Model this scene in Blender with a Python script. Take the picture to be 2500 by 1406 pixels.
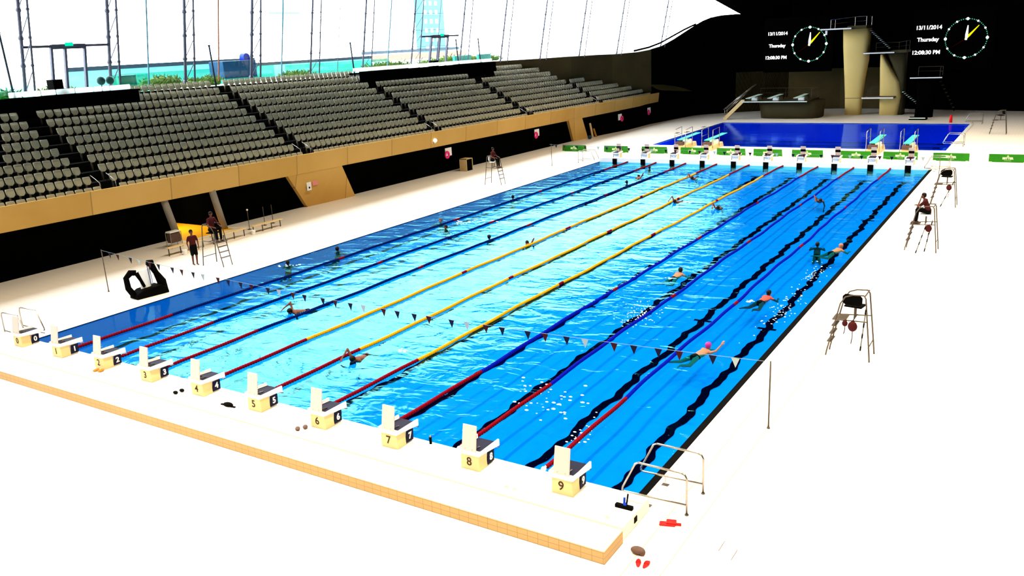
import bpy, bmesh, math, random
from mathutils import Vector, Matrix
for o in list(bpy.data.objects): bpy.data.objects.remove(o)
SC = bpy.context.scene
COL = SC.collection
random.seed(7)
V = Vector
PI = math.pi

# ------------------------------------------------------------------ camera
cam_d = bpy.data.cameras.new('camera')
cam_d.sensor_width = 36.0
cam_d.lens = 30.4693
cam_d.clip_start = 0.1
cam_d.clip_end = 600
cam = bpy.data.objects.new('camera', cam_d)
COL.objects.link(cam)
_r = V((0.85122456, 0.52259502, -0.04807484))
_u = V((-0.10373875, 0.25735422, 0.96073257))
_f = V((-0.51444632, 0.81281194, -0.27327959))
_m = Matrix((( _r.x, _u.x, -_f.x, 32.20398), (_r.y, _u.y, -_f.y, -16.10674), (_r.z, _u.z, -_f.z, 10.00230), (0, 0, 0, 1)))
cam.matrix_world = _m
SC.camera = cam

# ------------------------------------------------------------------ world, exposure
SC.view_settings.view_transform = 'Standard'
SC.view_settings.look = 'None'
SC.view_settings.exposure = 0.0
SC.view_settings.gamma = 1.0
SC.view_settings.use_curve_mapping = False
W = bpy.data.worlds.new('sky')
SC.world = W
W.use_nodes = True
bg = W.node_tree.nodes['Background']
bg.inputs[0].default_value = (0.93, 0.97, 1.0, 1)
bg.inputs[1].default_value = 11.0

# ------------------------------------------------------------------ pool hall downlights (real spot lamps under the roof)
LAMP_W = 10300
LAMP_COL = (1.0, 0.83, 0.58)
_lamps = []
for ly in (-12, -2, 8, 18, 28, 38, 48, 58, 68, 77):
    for lx in (5.0, 15.0, 25.0, 35.0):
        _lamps.append((lx, ly))
def add_downlights():
    for lx, ly in _lamps:
        d = bpy.data.lights.new('downlight_lamp', 'SPOT')
        d.energy = LAMP_W * (0.2 if ly > 72 else (0.25 if ly > 60 else 1.0))
        d.color = LAMP_COL
        d.spot_size = math.radians(120)
        d.spot_blend = 1.0
        d.shadow_soft_size = 0.25
        o = bpy.data.objects.new('downlight_lamp', d)
        o.location = (lx, ly, 17.0)
        COL.objects.link(o)
add_downlights()

# ------------------------------------------------------------------ helpers
def mat(name, col, rough=0.6, metal=0.0, spec=0.12, noise=0.0, nscale=3.0, emit=None, estr=1.0, alpha=None):
    m = bpy.data.materials.new(name)
    m.use_nodes = True
    nt = m.node_tree
    b = nt.nodes['Principled BSDF']
    c = (col[0], col[1], col[2], 1)
    b.inputs['Base Color'].default_value = c
    b.inputs['Roughness'].default_value = rough
    b.inputs['Metallic'].default_value = metal
    b.inputs['Specular IOR Level'].default_value = spec
    if noise > 0:
        tc = nt.nodes.new('ShaderNodeTexCoord')
        n = nt.nodes.new('ShaderNodeTexNoise')
        n.inputs['Scale'].default_value = nscale
        n.inputs['Detail'].default_value = 4
        mx = nt.nodes.new('ShaderNodeMix')
        mx.data_type = 'RGBA'
        mx.inputs[6].default_value = tuple(max(0, x * (1 - noise)) for x in col) + (1,)
        mx.inputs[7].default_value = tuple(min(1, x * (1 + noise)) for x in col) + (1,)
        nt.links.new(tc.outputs['Object'], n.inputs['Vector'])
        nt.links.new(n.outputs['Fac'], mx.inputs[0])
        nt.links.new(mx.outputs[2], b.inputs['Base Color'])
    if emit:
        b.inputs['Emission Color'].default_value = tuple(emit) + (1,)
        b.inputs['Emission Strength'].default_value = estr
    return m

M = {}
M['white'] = mat('white_paint', (0.86, 0.86, 0.86), 0.45, noise=0.03)
M['cream'] = mat('cream_paint', (0.70, 0.51, 0.25), 0.55, noise=0.05)
M['pinkwhite'] = mat('pale_plate', (0.56, 0.44, 0.43), 0.5, noise=0.03)
M['navy'] = mat('navy_grip', (0.003, 0.003, 0.02), 0.7, spec=0.15, noise=0.2, nscale=20)
M['black'] = mat('black_paint', (0.0012, 0.0012, 0.0012), 0.8, spec=0.02, noise=0.3)
M['rubber'] = mat('black_rubber', (0.0008, 0.0008, 0.0008), 0.8, spec=0.03, noise=0.3)
M['steel'] = mat('brushed_steel', (0.36, 0.33, 0.30), 0.25, 0.95, noise=0.06, nscale=12)
M['dsteel'] = mat('dull_steel', (0.085, 0.068, 0.056), 0.45, 0.3, noise=0.1, nscale=12)
M['truss'] = mat('truss_steel', (0.11, 0.12, 0.17), 0.5, 0.2, noise=0.15)
M['red'] = mat('red_float', (0.15, 0.0005, 0.005), 0.6, spec=0.02, noise=0.15, nscale=8)
M['brightred'] = mat('bright_red', (0.85, 0.01, 0.01), 0.4, noise=0.08)
M['maroon'] = mat('maroon_cloth', (0.045, 0.004, 0.005), 0.8, noise=0.25, nscale=10)
M['blue'] = mat('blue_float', (0.0003, 0.004, 0.27), 0.6, spec=0.02, noise=0.15, nscale=8)
M['dkblue'] = mat('dark_blue_float', (0.0003, 0.006, 0.08), 0.6, spec=0.02, noise=0.15, nscale=8)
M['yellow'] = mat('yellow_float', (0.75, 0.26, 0.0008), 0.6, spec=0.02, noise=0.1, nscale=8)
M['seat'] = mat('seat_plastic', (0.70, 0.65, 0.46), 0.45, noise=0.12, nscale=0.9)
M['skin'] = mat('skin', (0.34, 0.13, 0.07), 0.55, noise=0.08, nscale=6)
M['redskin'] = mat('reddened_skin', (0.50, 0.05, 0.04), 0.6, noise=0.1)
M['dkskin'] = mat('darker_skin', (0.12, 0.04, 0.025), 0.55, noise=0.08, nscale=6)
M['hair'] = mat('dark_hair', (0.002, 0.0015, 0.0015), 0.6, noise=0.3, nscale=20)
M['pinkcap'] = mat('purple_cap', (0.35, 0.02, 0.2), 0.4, noise=0.1)
M['cloth_black'] = mat('black_cloth', (0.002, 0.002, 0.0025), 0.9, spec=0.05, noise=0.3, nscale=8)
M['ledge'] = mat('white_ledge', (0.75, 0.9, 0.88), 0.5, noise=0.06)
M['teal'] = mat('teal_panel', (0.02, 0.28, 0.22), 0.3, noise=0.3, nscale=1.0)
M['tealdk'] = mat('teal_chair', (0.02, 0.10, 0.09), 0.5, noise=0.2)
M['cblue'] = mat('blue_container', (0.005, 0.05, 0.12), 0.5, noise=0.3, nscale=1)
M['ublue'] = mat('ultramarine', (0.0, 0.03, 0.45), 0.5, noise=0.1)
M['green'] = mat('banner_green', (0.015, 0.17, 0.006), 0.6, noise=0.5, nscale=0.9)
M['lightgreen'] = mat('banner_logo', (0.65, 0.85, 0.45), 0.6, noise=0.05)
M['board'] = mat('springboard_green', (0.05, 0.62, 0.50), 0.5, noise=0.08)
M['ltboard'] = mat('pale_springboard', (0.55, 0.75, 0.66), 0.5, noise=0.08)
M['ring'] = mat('pink_ring', (0.9, 0.02, 0.22), 0.5, noise=0.08)
M['text_black'] = mat('numeral_black', (0.03, 0.02, 0.01), 0.6, noise=0.1)
M['text_white'] = mat('numeral_white', (0.8, 0.78, 0.85), 0.6, noise=0.05)
M['pennant_white'] = mat('white_pennant', (0.35, 0.42, 0.42), 0.6, noise=0.05)
M['pinktext'] = mat('pink_print', (0.75, 0.25, 0.25), 0.6, noise=0.05)
M['foliage'] = mat('hedge_leaves', (0.06, 0.13, 0.015), 0.7, noise=0.6, nscale=1.5)
M['bldg'] = mat('far_blue_tower', (0.05, 0.14, 0.2), 0.5, noise=0.1, nscale=0.2)
M['bldgwin'] = mat('far_tower_window', (0.5, 0.55, 0.6), 0.3, noise=0.05)
M['hoard'] = mat('dark_hoarding', (0.03, 0.05, 0.07), 0.6, noise=0.3)
M['cyanhoard'] = mat('cyan_hoarding', (0.22, 0.62, 0.62), 0.6, noise=0.2, nscale=0.6)
M['brown'] = mat('brown_leather', (0.10, 0.06, 0.05), 0.7, noise=0.3, nscale=10)
M['orange'] = mat('orange_sandal', (0.5, 0.2, 0.02), 0.6, noise=0.1)
M['yellowfloor'] = mat('corridor_yellow', (0.95, 0.50, 0.02), 0.5, noise=0.06)
M['orangewall'] = mat('corridor_orange', (0.55, 0.16, 0.02), 0.6, noise=0.15)
M['greycol'] = mat('grey_column', (0.30, 0.27, 0.23), 0.6, noise=0.1)
M['ground'] = mat('outside_ground', (0.65, 0.66, 0.64), 0.8, noise=0.1, nscale=0.3)
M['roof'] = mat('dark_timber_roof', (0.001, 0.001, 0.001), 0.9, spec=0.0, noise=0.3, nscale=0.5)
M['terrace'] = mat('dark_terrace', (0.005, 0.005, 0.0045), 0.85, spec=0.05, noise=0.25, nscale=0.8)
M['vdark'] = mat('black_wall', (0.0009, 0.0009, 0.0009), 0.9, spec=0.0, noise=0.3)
M['rope_line'] = mat('flag_cord', (0.16, 0.24, 0.3), 0.6, noise=0.1)

def N(nt, t, **kw):
    n = nt.nodes.new(t)
    for k, v in kw.items(): setattr(n, k, v)
    return n
def mth(nt, op, a, b=None, c=None):
    n = N(nt, 'ShaderNodeMath', operation=op)
    for i, x in enumerate((a, b, c)):
        if x is None: continue
        if isinstance(x, (int, float)): n.inputs[i].default_value = x
        else: nt.links.new(x, n.inputs[i])
    return n.outputs[0]

def concrete(name, col, dark, panel=4.8, spots=0.35):
    m = bpy.data.materials.new(name); m.use_nodes = True
    nt = m.node_tree; b = nt.nodes['Principled BSDF']
    b.inputs['Roughness'].default_value = 0.75
    b.inputs['Specular IOR Level'].default_value = 0.2
    g = N(nt, 'ShaderNodeNewGeometry'); sp = N(nt, 'ShaderNodeSeparateXYZ')
    nt.links.new(g.outputs['Position'], sp.inputs[0])
    n1 = N(nt, 'ShaderNodeTexNoise'); n1.inputs['Scale'].default_value = 0.35; n1.inputs['Detail'].default_value = 6
    nt.links.new(g.outputs['Position'], n1.inputs['Vector'])
    # board joints: thin dark verticals every panel metres along y
    fr = mth(nt, 'FRACT', mth(nt, 'DIVIDE', sp.outputs['Y'], panel))
    j = mth(nt, 'LESS_THAN', fr, 0.014)
    fl = mth(nt, 'FLOOR', mth(nt, 'DIVIDE', sp.outputs['Y'], panel))
    wn = N(nt, 'ShaderNodeTexWhiteNoise', noise_dimensions='1D')
    nt.links.new(fl, wn.inputs['W'])
    f = mth(nt, 'ADD', mth(nt, 'MULTIPLY', n1.outputs['Fac'], 0.8), mth(nt, 'MULTIPLY', wn.outputs['Value'], 0.35))
    mx = N(nt, 'ShaderNodeMix', data_type='RGBA')
    mx.inputs[6].default_value = tuple(dark) + (1,); mx.inputs[7].default_value = tuple(col) + (1,)
    nt.links.new(f, mx.inputs[0])
    m2 = N(nt, 'ShaderNodeMix', data_type='RGBA')
    nt.links.new(mth(nt, 'MULTIPLY', j, 0.45), m2.inputs[0])
    nt.links.new(mx.outputs[2], m2.inputs[6]); m2.inputs[7].default_value = (0.05, 0.03, 0.015, 1)
    nt.links.new(m2.outputs[2], b.inputs['Base Color'])
    return m
M['concrete'] = concrete('parapet_concrete', (0.72, 0.44, 0.13), (0.50, 0.27, 0.045))
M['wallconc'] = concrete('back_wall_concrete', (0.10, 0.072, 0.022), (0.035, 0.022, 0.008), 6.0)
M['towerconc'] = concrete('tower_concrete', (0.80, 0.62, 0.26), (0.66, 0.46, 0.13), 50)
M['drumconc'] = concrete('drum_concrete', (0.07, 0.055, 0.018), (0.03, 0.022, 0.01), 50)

def tiles(name, base, joint, sx, sy, w=0.03, axes='XY', strength=0.5):
    m = bpy.data.materials.new(name); m.use_nodes = True
    nt = m.node_tree; b = nt.nodes['Principled BSDF']
    b.inputs['Roughness'].default_value = 0.5
    b.inputs['Specular IOR Level'].default_value = 0.25
    g = N(nt, 'ShaderNodeNewGeometry'); sp = N(nt, 'ShaderNodeSeparateXYZ')
    nt.links.new(g.outputs['Position'], sp.inputs[0])
    a = mth(nt, 'LESS_THAN', mth(nt, 'FRACT', mth(nt, 'DIVIDE', sp.outputs[axes[0]], sx)), w / sx)
    c = mth(nt, 'LESS_THAN', mth(nt, 'FRACT', mth(nt, 'DIVIDE', sp.outputs[axes[1]], sy)), w / sy)
    f = mth(nt, 'MULTIPLY', mth(nt, 'MAXIMUM', a, c), strength)
    n1 = N(nt, 'ShaderNodeTexNoise'); n1.inputs['Scale'].default_value = 0.25; n1.inputs['Detail'].default_value = 3
    nt.links.new(g.outputs['Position'], n1.inputs['Vector'])
    m0 = N(nt, 'ShaderNodeMix', data_type='RGBA')
    nt.links.new(n1.outputs['Fac'], m0.inputs[0])
    m0.inputs[6].default_value = tuple(x * 0.94 for x in base) + (1,); m0.inputs[7].default_value = tuple(min(1, x * 1.05) for x in base) + (1,)
    mx = N(nt, 'ShaderNodeMix', data_type='RGBA')
    nt.links.new(f, mx.inputs[0]); nt.links.new(m0.outputs[2], mx.inputs[6]); mx.inputs[7].default_value = tuple(joint) + (1,)
    nt.links.new(mx.outputs[2], b.inputs['Base Color'])
    return m
M['deck'] = tiles('deck_tiles', (0.84, 0.80, 0.76), (0.60, 0.50, 0.42), 0.25, 0.5, 0.012, 'XY', 0.5)
M['plat'] = tiles('platform_tiles', (0.85, 0.82, 0.78), (0.7, 0.62, 0.5), 0.5, 0.5, 0.01, 'XY', 0.4)
M['benchface'] = tiles('bench_face_tiles', (0.44, 0.28, 0.115), (0.22, 0.12, 0.035), 0.25, 0.125, 0.012, 'XZ', 0.7)
M['bulk'] = mat('bulkhead_white', (0.8, 0.82, 0.84), 0.4, noise=0.04)
M['poolfloor'] = tiles('pool_floor_tiles', (0.0015, 0.235, 0.60), (0.0015, 0.22, 0.565), 0.25, 0.25, 0.02, 'XY', 0.3)
M['divefloor'] = mat('dive_pool_floor', (0.0005, 0.05, 0.95), 0.6, noise=0.2, nscale=0.3)
M['lane'] = mat('lane_line_tiles', (0.0, 0.0005, 0.006), 0.6, spec=0.0, noise=0.3)

def water(name, scale, strength, tint=(0.27, 0.96, 1.0), calm=True, deep=(0.22, 0.84, 1.0)):
    m = bpy.data.materials.new(name); m.use_nodes = True
    nt = m.node_tree; nt.nodes.clear()
    out = N(nt, 'ShaderNodeOutputMaterial')
    tr = N(nt, 'ShaderNodeBsdfTransparent'); tr.inputs[0].default_value = deep + (1,)
    gl = N(nt, 'ShaderNodeBsdfGlossy'); gl.inputs[0].default_value = tint + (1,); gl.inputs['Roughness'].default_value = 0.09
    fr = N(nt, 'ShaderNodeFresnel'); fr.inputs[0].default_value = 1.33
    mx = N(nt, 'ShaderNodeMixShader')
    g = N(nt, 'ShaderNodeNewGeometry'); mp = N(nt, 'ShaderNodeMapping')
    mp.inputs['Scale'].default_value = (0.55, 1.0, 1.0)
    mp.inputs['Rotation'].default_value = (0, 0, -0.5)
    nt.links.new(g.outputs['Position'], mp.inputs[0])
    n1 = N(nt, 'ShaderNodeTexNoise'); n1.inputs['Scale'].default_value = scale; n1.inputs['Detail'].default_value = 3; n1.inputs['Distortion'].default_value = 0.6
    n2 = N(nt, 'ShaderNodeTexNoise'); n2.inputs['Scale'].default_value = scale * 0.28; n2.inputs['Detail'].default_value = 2
    nt.links.new(mp.outputs[0], n1.inputs['Vector']); nt.links.new(mp.outputs[0], n2.inputs['Vector'])
    h = mth(nt, 'ADD', n1.outputs['Fac'], mth(nt, 'MULTIPLY', n2.outputs['Fac'], 1.6))
    bp = N(nt, 'ShaderNodeBump'); bp.inputs['Distance'].default_value = 0.1
    if calm:
        sp = N(nt, 'ShaderNodeSeparateXYZ'); nt.links.new(g.outputs['Position'], sp.inputs[0])
        mr = N(nt, 'ShaderNodeMapRange'); mr.interpolation_type = 'SMOOTHSTEP'
        mr.inputs[1].default_value = 2.0; mr.inputs[2].default_value = 20.0; mr.inputs[3].default_value = 0.08; mr.inputs[4].default_value = 1.0
        s = mth(nt, 'ADD', mth(nt, 'MULTIPLY', sp.outputs['X'], 3.2), mth(nt, 'MULTIPLY', sp.outputs['Y'], 0.9))
        nt.links.new(s, mr.inputs[0])
        nt.links.new(mth(nt, 'MULTIPLY', mr.outputs[0], strength), bp.inputs['Strength'])
    else:
        bp.inputs['Strength'].default_value = strength
    nt.links.new(h, bp.inputs['Height'])
    nt.links.new(bp.outputs[0], gl.inputs['Normal']); nt.links.new(bp.outputs[0], fr.inputs['Normal'])
    fac = mth(nt, 'MULTIPLY', fr.outputs[0], mth(nt, 'SUBTRACT', 1.0, g.outputs['Backfacing']))
    nt.links.new(fac, mx.inputs[0]); nt.links.new(tr.outputs[0], mx.inputs[1]); nt.links.new(gl.outputs[0], mx.inputs[2])
    nt.links.new(mx.outputs[0], out.inputs[0])
    return m
M['water'] = water('pool_water', 1.4, 0.42)
M['divewater'] = water('dive_pool_water', 0.8, 0.10, tint=(0.3, 0.6, 1.0), calm=False)

def thin_glass(name, tint=(0.97, 0.99, 0.98), refl=0.04):
    m = bpy.data.materials.new(name); m.use_nodes = True
    nt = m.node_tree; nt.nodes.clear()
    out = N(nt, 'ShaderNodeOutputMaterial')
    tr = N(nt, 'ShaderNodeBsdfTransparent'); tr.inputs[0].default_value = tint + (1,)
    gl = N(nt, 'ShaderNodeBsdfGlossy'); gl.inputs['Roughness'].default_value = 0.02
    mx = N(nt, 'ShaderNodeMixShader'); mx.inputs[0].default_value = refl
    nt.links.new(tr.outputs[0], mx.inputs[1]); nt.links.new(gl.outputs[0], mx.inputs[2])
    nt.links.new(mx.outputs[0], out.inputs[0])
    return m
def translucent_mix(name, col):
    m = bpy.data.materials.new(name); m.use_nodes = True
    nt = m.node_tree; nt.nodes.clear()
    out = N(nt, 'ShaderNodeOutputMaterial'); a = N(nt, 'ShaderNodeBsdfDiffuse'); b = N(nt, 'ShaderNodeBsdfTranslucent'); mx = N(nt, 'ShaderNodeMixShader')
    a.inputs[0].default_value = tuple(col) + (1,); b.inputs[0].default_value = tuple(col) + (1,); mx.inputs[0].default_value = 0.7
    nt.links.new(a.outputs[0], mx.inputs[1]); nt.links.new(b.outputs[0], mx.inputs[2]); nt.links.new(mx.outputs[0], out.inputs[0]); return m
M['glare_white'] = translucent_mix('sky_glare_white', (0.93, 0.97, 0.96))  # translucent white that imitates sky glare on the ledge
M['glass'] = thin_glass('facade_glass')
M['tealglass'] = thin_glass('teal_balustrade_glass', (0.45, 0.9, 0.82), 0.06)
def emis(name, col, s):
    m = bpy.data.materials.new(name); m.use_nodes = True
    nt = m.node_tree; nt.nodes.clear()
    out = N(nt, 'ShaderNodeOutputMaterial'); e = N(nt, 'ShaderNodeEmission')
    e.inputs[0].default_value = tuple(col) + (1,); e.inputs[1].default_value = s
    nt.links.new(e.outputs[0], out.inputs[0]); return m
M['led_white'] = emis('screen_white', (1, 1, 1), 1.6)
M['led_yellow'] = emis('screen_yellow', (1, 0.95, 0.0), 1.2)
M['led_green'] = emis('screen_green', (0.10, 0.65, 0.38), 0.9)
M['led_red'] = emis('screen_red', (0.25, 0.0, 0.0), 0.4)
M['lamp_white'] = emis('small_lamp', (1, 1, 0.85), 4)
M['exit_green'] = emis('exit_sign_green', (0.0, 0.8, 0.45), 1.2)

class MB:
    def __init__(s): s.v = []; s.f = []; s.m = []
    def add(s, vs, fs, mi=0):
        k = len(s.v); s.v += [tuple(p) for p in vs]
        for f in fs: s.f.append(tuple(i + k for i in f)); s.m.append(mi)
        return s
    def box(s, x0, x1, y0, y1, z0, z1, mi=0):
        vs = [(x, y, z) for z in (z0, z1) for y in (y0, y1) for x in (x0, x1)]
        return s.add(vs, [(0, 2, 3, 1), (4, 5, 7, 6), (0, 1, 5, 4), (2, 6, 7, 3), (0, 4, 6, 2), (1, 3, 7, 5)], mi)
    def hexa(s, b, t, mi=0):
        return s.add(list(b) + list(t), [(3, 2, 1, 0), (4, 5, 6, 7), (0, 1, 5, 4), (1, 2, 6, 5), (2, 3, 7, 6), (3, 0, 4, 7)], mi)
    def tube(s, p0, p1, r0, r1=None, n=8, mi=0, cap=True):
        r1 = r0 if r1 is None else r1
        p0 = V(p0); p1 = V(p1); d = (p1 - p0)
        if d.length < 1e-6: return s
        d.normalize(); a = d.orthogonal().normalized(); b = d.cross(a)
        vs = []
        for p, r in ((p0, r0), (p1, r1)):
            for i in range(n):
                t = 2 * PI * i / n; vs.append(p + a * (r * math.cos(t)) + b * (r * math.sin(t)))
        fs = [(i, (i + 1) % n, n + (i + 1) % n, n + i) for i in range(n)]
        if cap: fs += [tuple(range(n))[::-1], tuple(range(n, 2 * n))]
        return s.add(vs, fs, mi)
    def path(s, pts, r, n=8, mi=0):
        pts = [V(p) for p in pts]
        rings = []
        up = None
        for i, p in enumerate(pts):
            d = (pts[min(i + 1, len(pts) - 1)] - pts[max(i - 1, 0)]).normalized()
            if up is None: up = d.orthogonal().normalized()
            a = (up - d * up.dot(d)).normalized(); up = a; b = d.cross(a)
            rr = r[i] if isinstance(r, (list, tuple)) else r
            rings.append([p + a * (rr * math.cos(2 * PI * k / n)) + b * (rr * math.sin(2 * PI * k / n)) for k in range(n)])
        vs = [q for R in rings for q in R]
        fs = []
        for i in range(len(rings) - 1):
            for k in range(n):
                fs.append((i * n + k, i * n + (k + 1) % n, (i + 1) * n + (k + 1) % n, (i + 1) * n + k))
        fs += [tuple(range(n))[::-1], tuple(range((len(rings) - 1) * n, len(rings) * n))]
        return s.add(vs, fs, mi)
    def sphere(s, c, r, n=10, m=7, mi=0, sc=(1, 1, 1)):
        vs = []; fs = []
        for j in range(m + 1):
            th = PI * j / m
            for i in range(n):
                ph = 2 * PI * i / n
                vs.append((c[0] + r * sc[0] * math.sin(th) * math.cos(ph), c[1] + r * sc[1] * math.sin(th) * math.sin(ph), c[2] + r * sc[2] * math.cos(th)))
        for j in range(m):
            for i in range(n):
                a = j * n + i; b = j * n + (i + 1) % n
                fs.append((a, a + n, b + n, b))
        return s.add(vs, fs, mi)
    def prism(s, poly, axis, a0, a1, mi=0):
        """poly of 2-D points, extruded along axis ('x','y','z') from a0 to a1"""
        def P(p, a):
            if axis == 'x': return (a, p[0], p[1])
            if axis == 'y': return (p[0], a, p[1])
            return (p[0], p[1], a)
        n = len(poly)
        vs = [P(p, a0) for p in poly] + [P(p, a1) for p in poly]
        fs = [tuple(range(n))[::-1], tuple(range(n, 2 * n))] + [(i, (i + 1) % n, n + (i + 1) % n, n + i) for i in range(n)]
        return s.add(vs, fs, mi)
    def mesh(s, name):
        me = bpy.data.meshes.new(name); me.from_pydata(s.v, [], s.f); me.update()
        for i, p in enumerate(me.polygons): p.material_index = s.m[i]
        bm = bmesh.new(); bm.from_mesh(me); bmesh.ops.recalc_face_normals(bm, faces=bm.faces); bm.to_mesh(me); bm.free()
        return me
    def build(s, name, mats, parent=None, smooth=False, loc=None, bevel=0):
        me = s.mesh(name)
        for m in (mats if isinstance(mats, (list, tuple)) else [mats]): me.materials.append(M[m] if isinstance(m, str) else m)
        if smooth:
            for p in me.polygons: p.use_smooth = True
        o = bpy.data.objects.new(name, me); COL.objects.link(o)
        if loc is not None: o.location = loc
        if parent is not None: o.parent = parent
        if bevel:
            b = o.modifiers.new('b', 'BEVEL'); b.width = bevel; b.segments = 2; b.limit_method = 'ANGLE'
        return o
def tag(o, label=None, cat=None, group=None, kind=None):
    if label: o['label'] = label
    if cat: o['category'] = cat
    if group: o['group'] = group
    if kind: o['kind'] = kind
    return o
def empty(name, loc=(0, 0, 0), rz=0, label=None, cat=None, group=None):
    o = bpy.data.objects.new(name, None); COL.objects.link(o); o.location = loc; o.rotation_euler = (0, 0, rz)
    o.empty_display_size = 0.2
    return tag(o, label, cat, group)
KIDS = {}
def copy_tree(o, parent=None):
    c = o.copy(); COL.objects.link(c)
    if parent is not None: c.parent = parent
    for ch in list(o.children): copy_tree(ch, c)
    return c
def text_mesh(body, size, mat_, parent=None, name='lettering', loc=(0, 0, 0), rot=(PI / 2, 0, 0), bold=0.0, extr=0.004, align='CENTER', wscale=1.0):
    cu = bpy.data.curves.new(name, 'FONT'); cu.body = body; cu.size = size; cu.extrude = extr; cu.offset = bold
    cu.align_x = align; cu.align_y = 'CENTER'; cu.resolution_u = 4
    t = bpy.data.objects.new('tmp_text', cu); COL.objects.link(t)
    dg = bpy.context.evaluated_depsgraph_get()
    me = bpy.data.meshes.new_from_object(t.evaluated_get(dg))
    bpy.data.objects.remove(t); bpy.data.curves.remove(cu)
    me.materials.clear(); me.materials.append(M[mat_])
    o = bpy.data.objects.new(name, me); COL.objects.link(o)
    o.location = loc; o.rotation_euler = rot; o.scale = (wscale, 1, 1)
    if parent is not None: o.parent = parent
    return o
def struct(name, mb, mats, label=None, **kw):
    o = mb.build(name, mats, **kw); tag(o, label, None, None, 'structure'); return o

# ================================================================== SETTING
# ---- deck floor with the two pool openings
sk = lambda x, k=-0.02: k * x
d = MB()
d.box(-14.5, 0.0, -40, 104, -0.35, 0)
d.box(25.2, 60, -40, 104, -0.35, 0)
d.box(0.0, 25.2, -40, 0.0, -0.35, 0)
d.box(0.0, 25.2, 51.2, 60.5, -0.35, 0)
d.box(0.0, 25.2, 81.3, 104, -0.35, 0)
struct('floor', d, 'deck', 'cream tiled pool deck around both pools')
# pool basin of the racing pool (sloping floor and side walls)
b = MB()
b.add([(-0.05, -0.05, -1.0), (25.1, -0.05, -1.0), (25.1, 51.3, -0.5), (-0.05, 51.3, -0.5)], [(0, 1, 2, 3)])
b.add([(0.012, 0, -1.1), (0.012, 51.3, -0.6), (0.012, 51.3, -0.032), (0.012, 0, -0.032)], [(0, 1, 2, 3)])
b.add([(0, 0.1, -1.1), (25.1, 0.1, -1.1), (25.1, 0.1, -0.02), (0, 0.1, -0.02)], [(0, 1, 2, 3)])
pf = struct('floor_racing_pool', b, 'poolfloor', 'light blue tiled floor of the racing pool')
# lane lines
for i in range(10):
    x = 1.25 + 2.5 * i
    q = MB(); vs = []; fs = []
    n = 300
    for k in range(n + 1):
        y = 0.25 + 47.55 * k / n
        z = -1.0 + 0.5 * y / 51.3 + 0.012
        w = 0.14
        dx = 0.05 * math.sin(y * 1.7 + i) + 0.045 * math.sin(y * 4.3 + 2 * i) + 0.025 * math.sin(y * 8.2 + i)
        vs += [(x - w + dx, y, z), (x + w + dx, y, z)]
    fs = [(2 * k, 2 * k + 1, 2 * k + 3, 2 * k + 2) for k in range(n)]
    q.add(vs, fs)
    for yy in (47.8,):
        z = -1.0 + 0.5 * yy / 51.3 + 0.014
        q.add([(x - 0.5, yy - 0.12, z), (x + 0.5, yy - 0.12, z), (x + 0.5, yy + 0.12, z), (x - 0.5, yy + 0.12, z)], [(0, 1, 2, 3)])
    for yy in (15, 35):
        z = -1.0 + 0.5 * yy / 51.3 + 0.014
        q.add([(x - 0.35, yy - 0.08, z), (x + 0.35, yy - 0.08, z), (x + 0.35, yy + 0.08, z), (x - 0.35, yy + 0.08, z)], [(0, 1, 2, 3)])
    q.build('lane_line', 'lane', pf)
# black overflow gutter on the right side and thin dark one on the left
g = MB(); g.box(25.0, 25.22, -0.3, 50.6, -0.5, -0.004); struct('trim_1', g, 'rubber', 'black overflow gutter along the right edge of the racing pool')
g = MB(); g.box(-0.06, 0.02, 0.1, 50, -0.03, -0.006); struct('trim_2', g, 'rubber', 'thin dark gutter along the left edge of the racing pool')
# water surfaces
w = MB(); w.box(0.02, 25.03, -0.4, 51, -0.04, -0.035)
struct('water', w, 'water', 'rippled bright blue water of the racing pool')
# diving pool
b = MB(); b.box(0, 25, 60.5, 81.3, -2.0, -1.9)
b.add([(0.01, 60.5, -2), (0.01, 81.3, -2), (0.01, 81.3, -0.05), (0.01, 60.5, -0.05)], [(0, 1, 2, 3)])
b.add([(24.99, 60.5, -2), (24.99, 81.3, -2), (24.99, 81.3, -0.05), (24.99, 60.5, -0.05)], [(0, 1, 2, 3)])
b.add([(0, 81.29, -2), (25, 81.29, -2), (25, 81.29, -0.05), (0, 81.29, -0.05)], [(0, 1, 2, 3)])
df = struct('floor_diving_pool', b, 'divefloor', 'deep blue floor of the diving pool')
for k in range(6):
    y = 64.6 + k * 3.1
    q = MB(); q.box(2.0, 22.3, y - 0.12, y + 0.12, -1.9, -1.885); q.box(22.3, 22.9, y - 0.35, y + 0.35, -1.9, -1.885); q.build('lane_line', 'lane', df)
w = MB(); w.box(0.02, 24.98, 60.52, 81.28, -0.045, -0.04)
struct('water_diving_pool', w, 'divewater', 'deep blue water of the diving pool')
g = MB()
for (x0, x1, y0, y1) in ((-0.3, 25.3, 60.2, 60.5), (-0.3, 25.3, 81.3, 81.6), (-0.3, 0.0, 60.5, 81.3), (25.0, 25.3, 60.5, 81.3)):
    g.box(x0, x1, y0, y1, -0.2, 0.03)
struct('trim_3', g, 'bulk', 'white rim around the diving pool')

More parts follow.
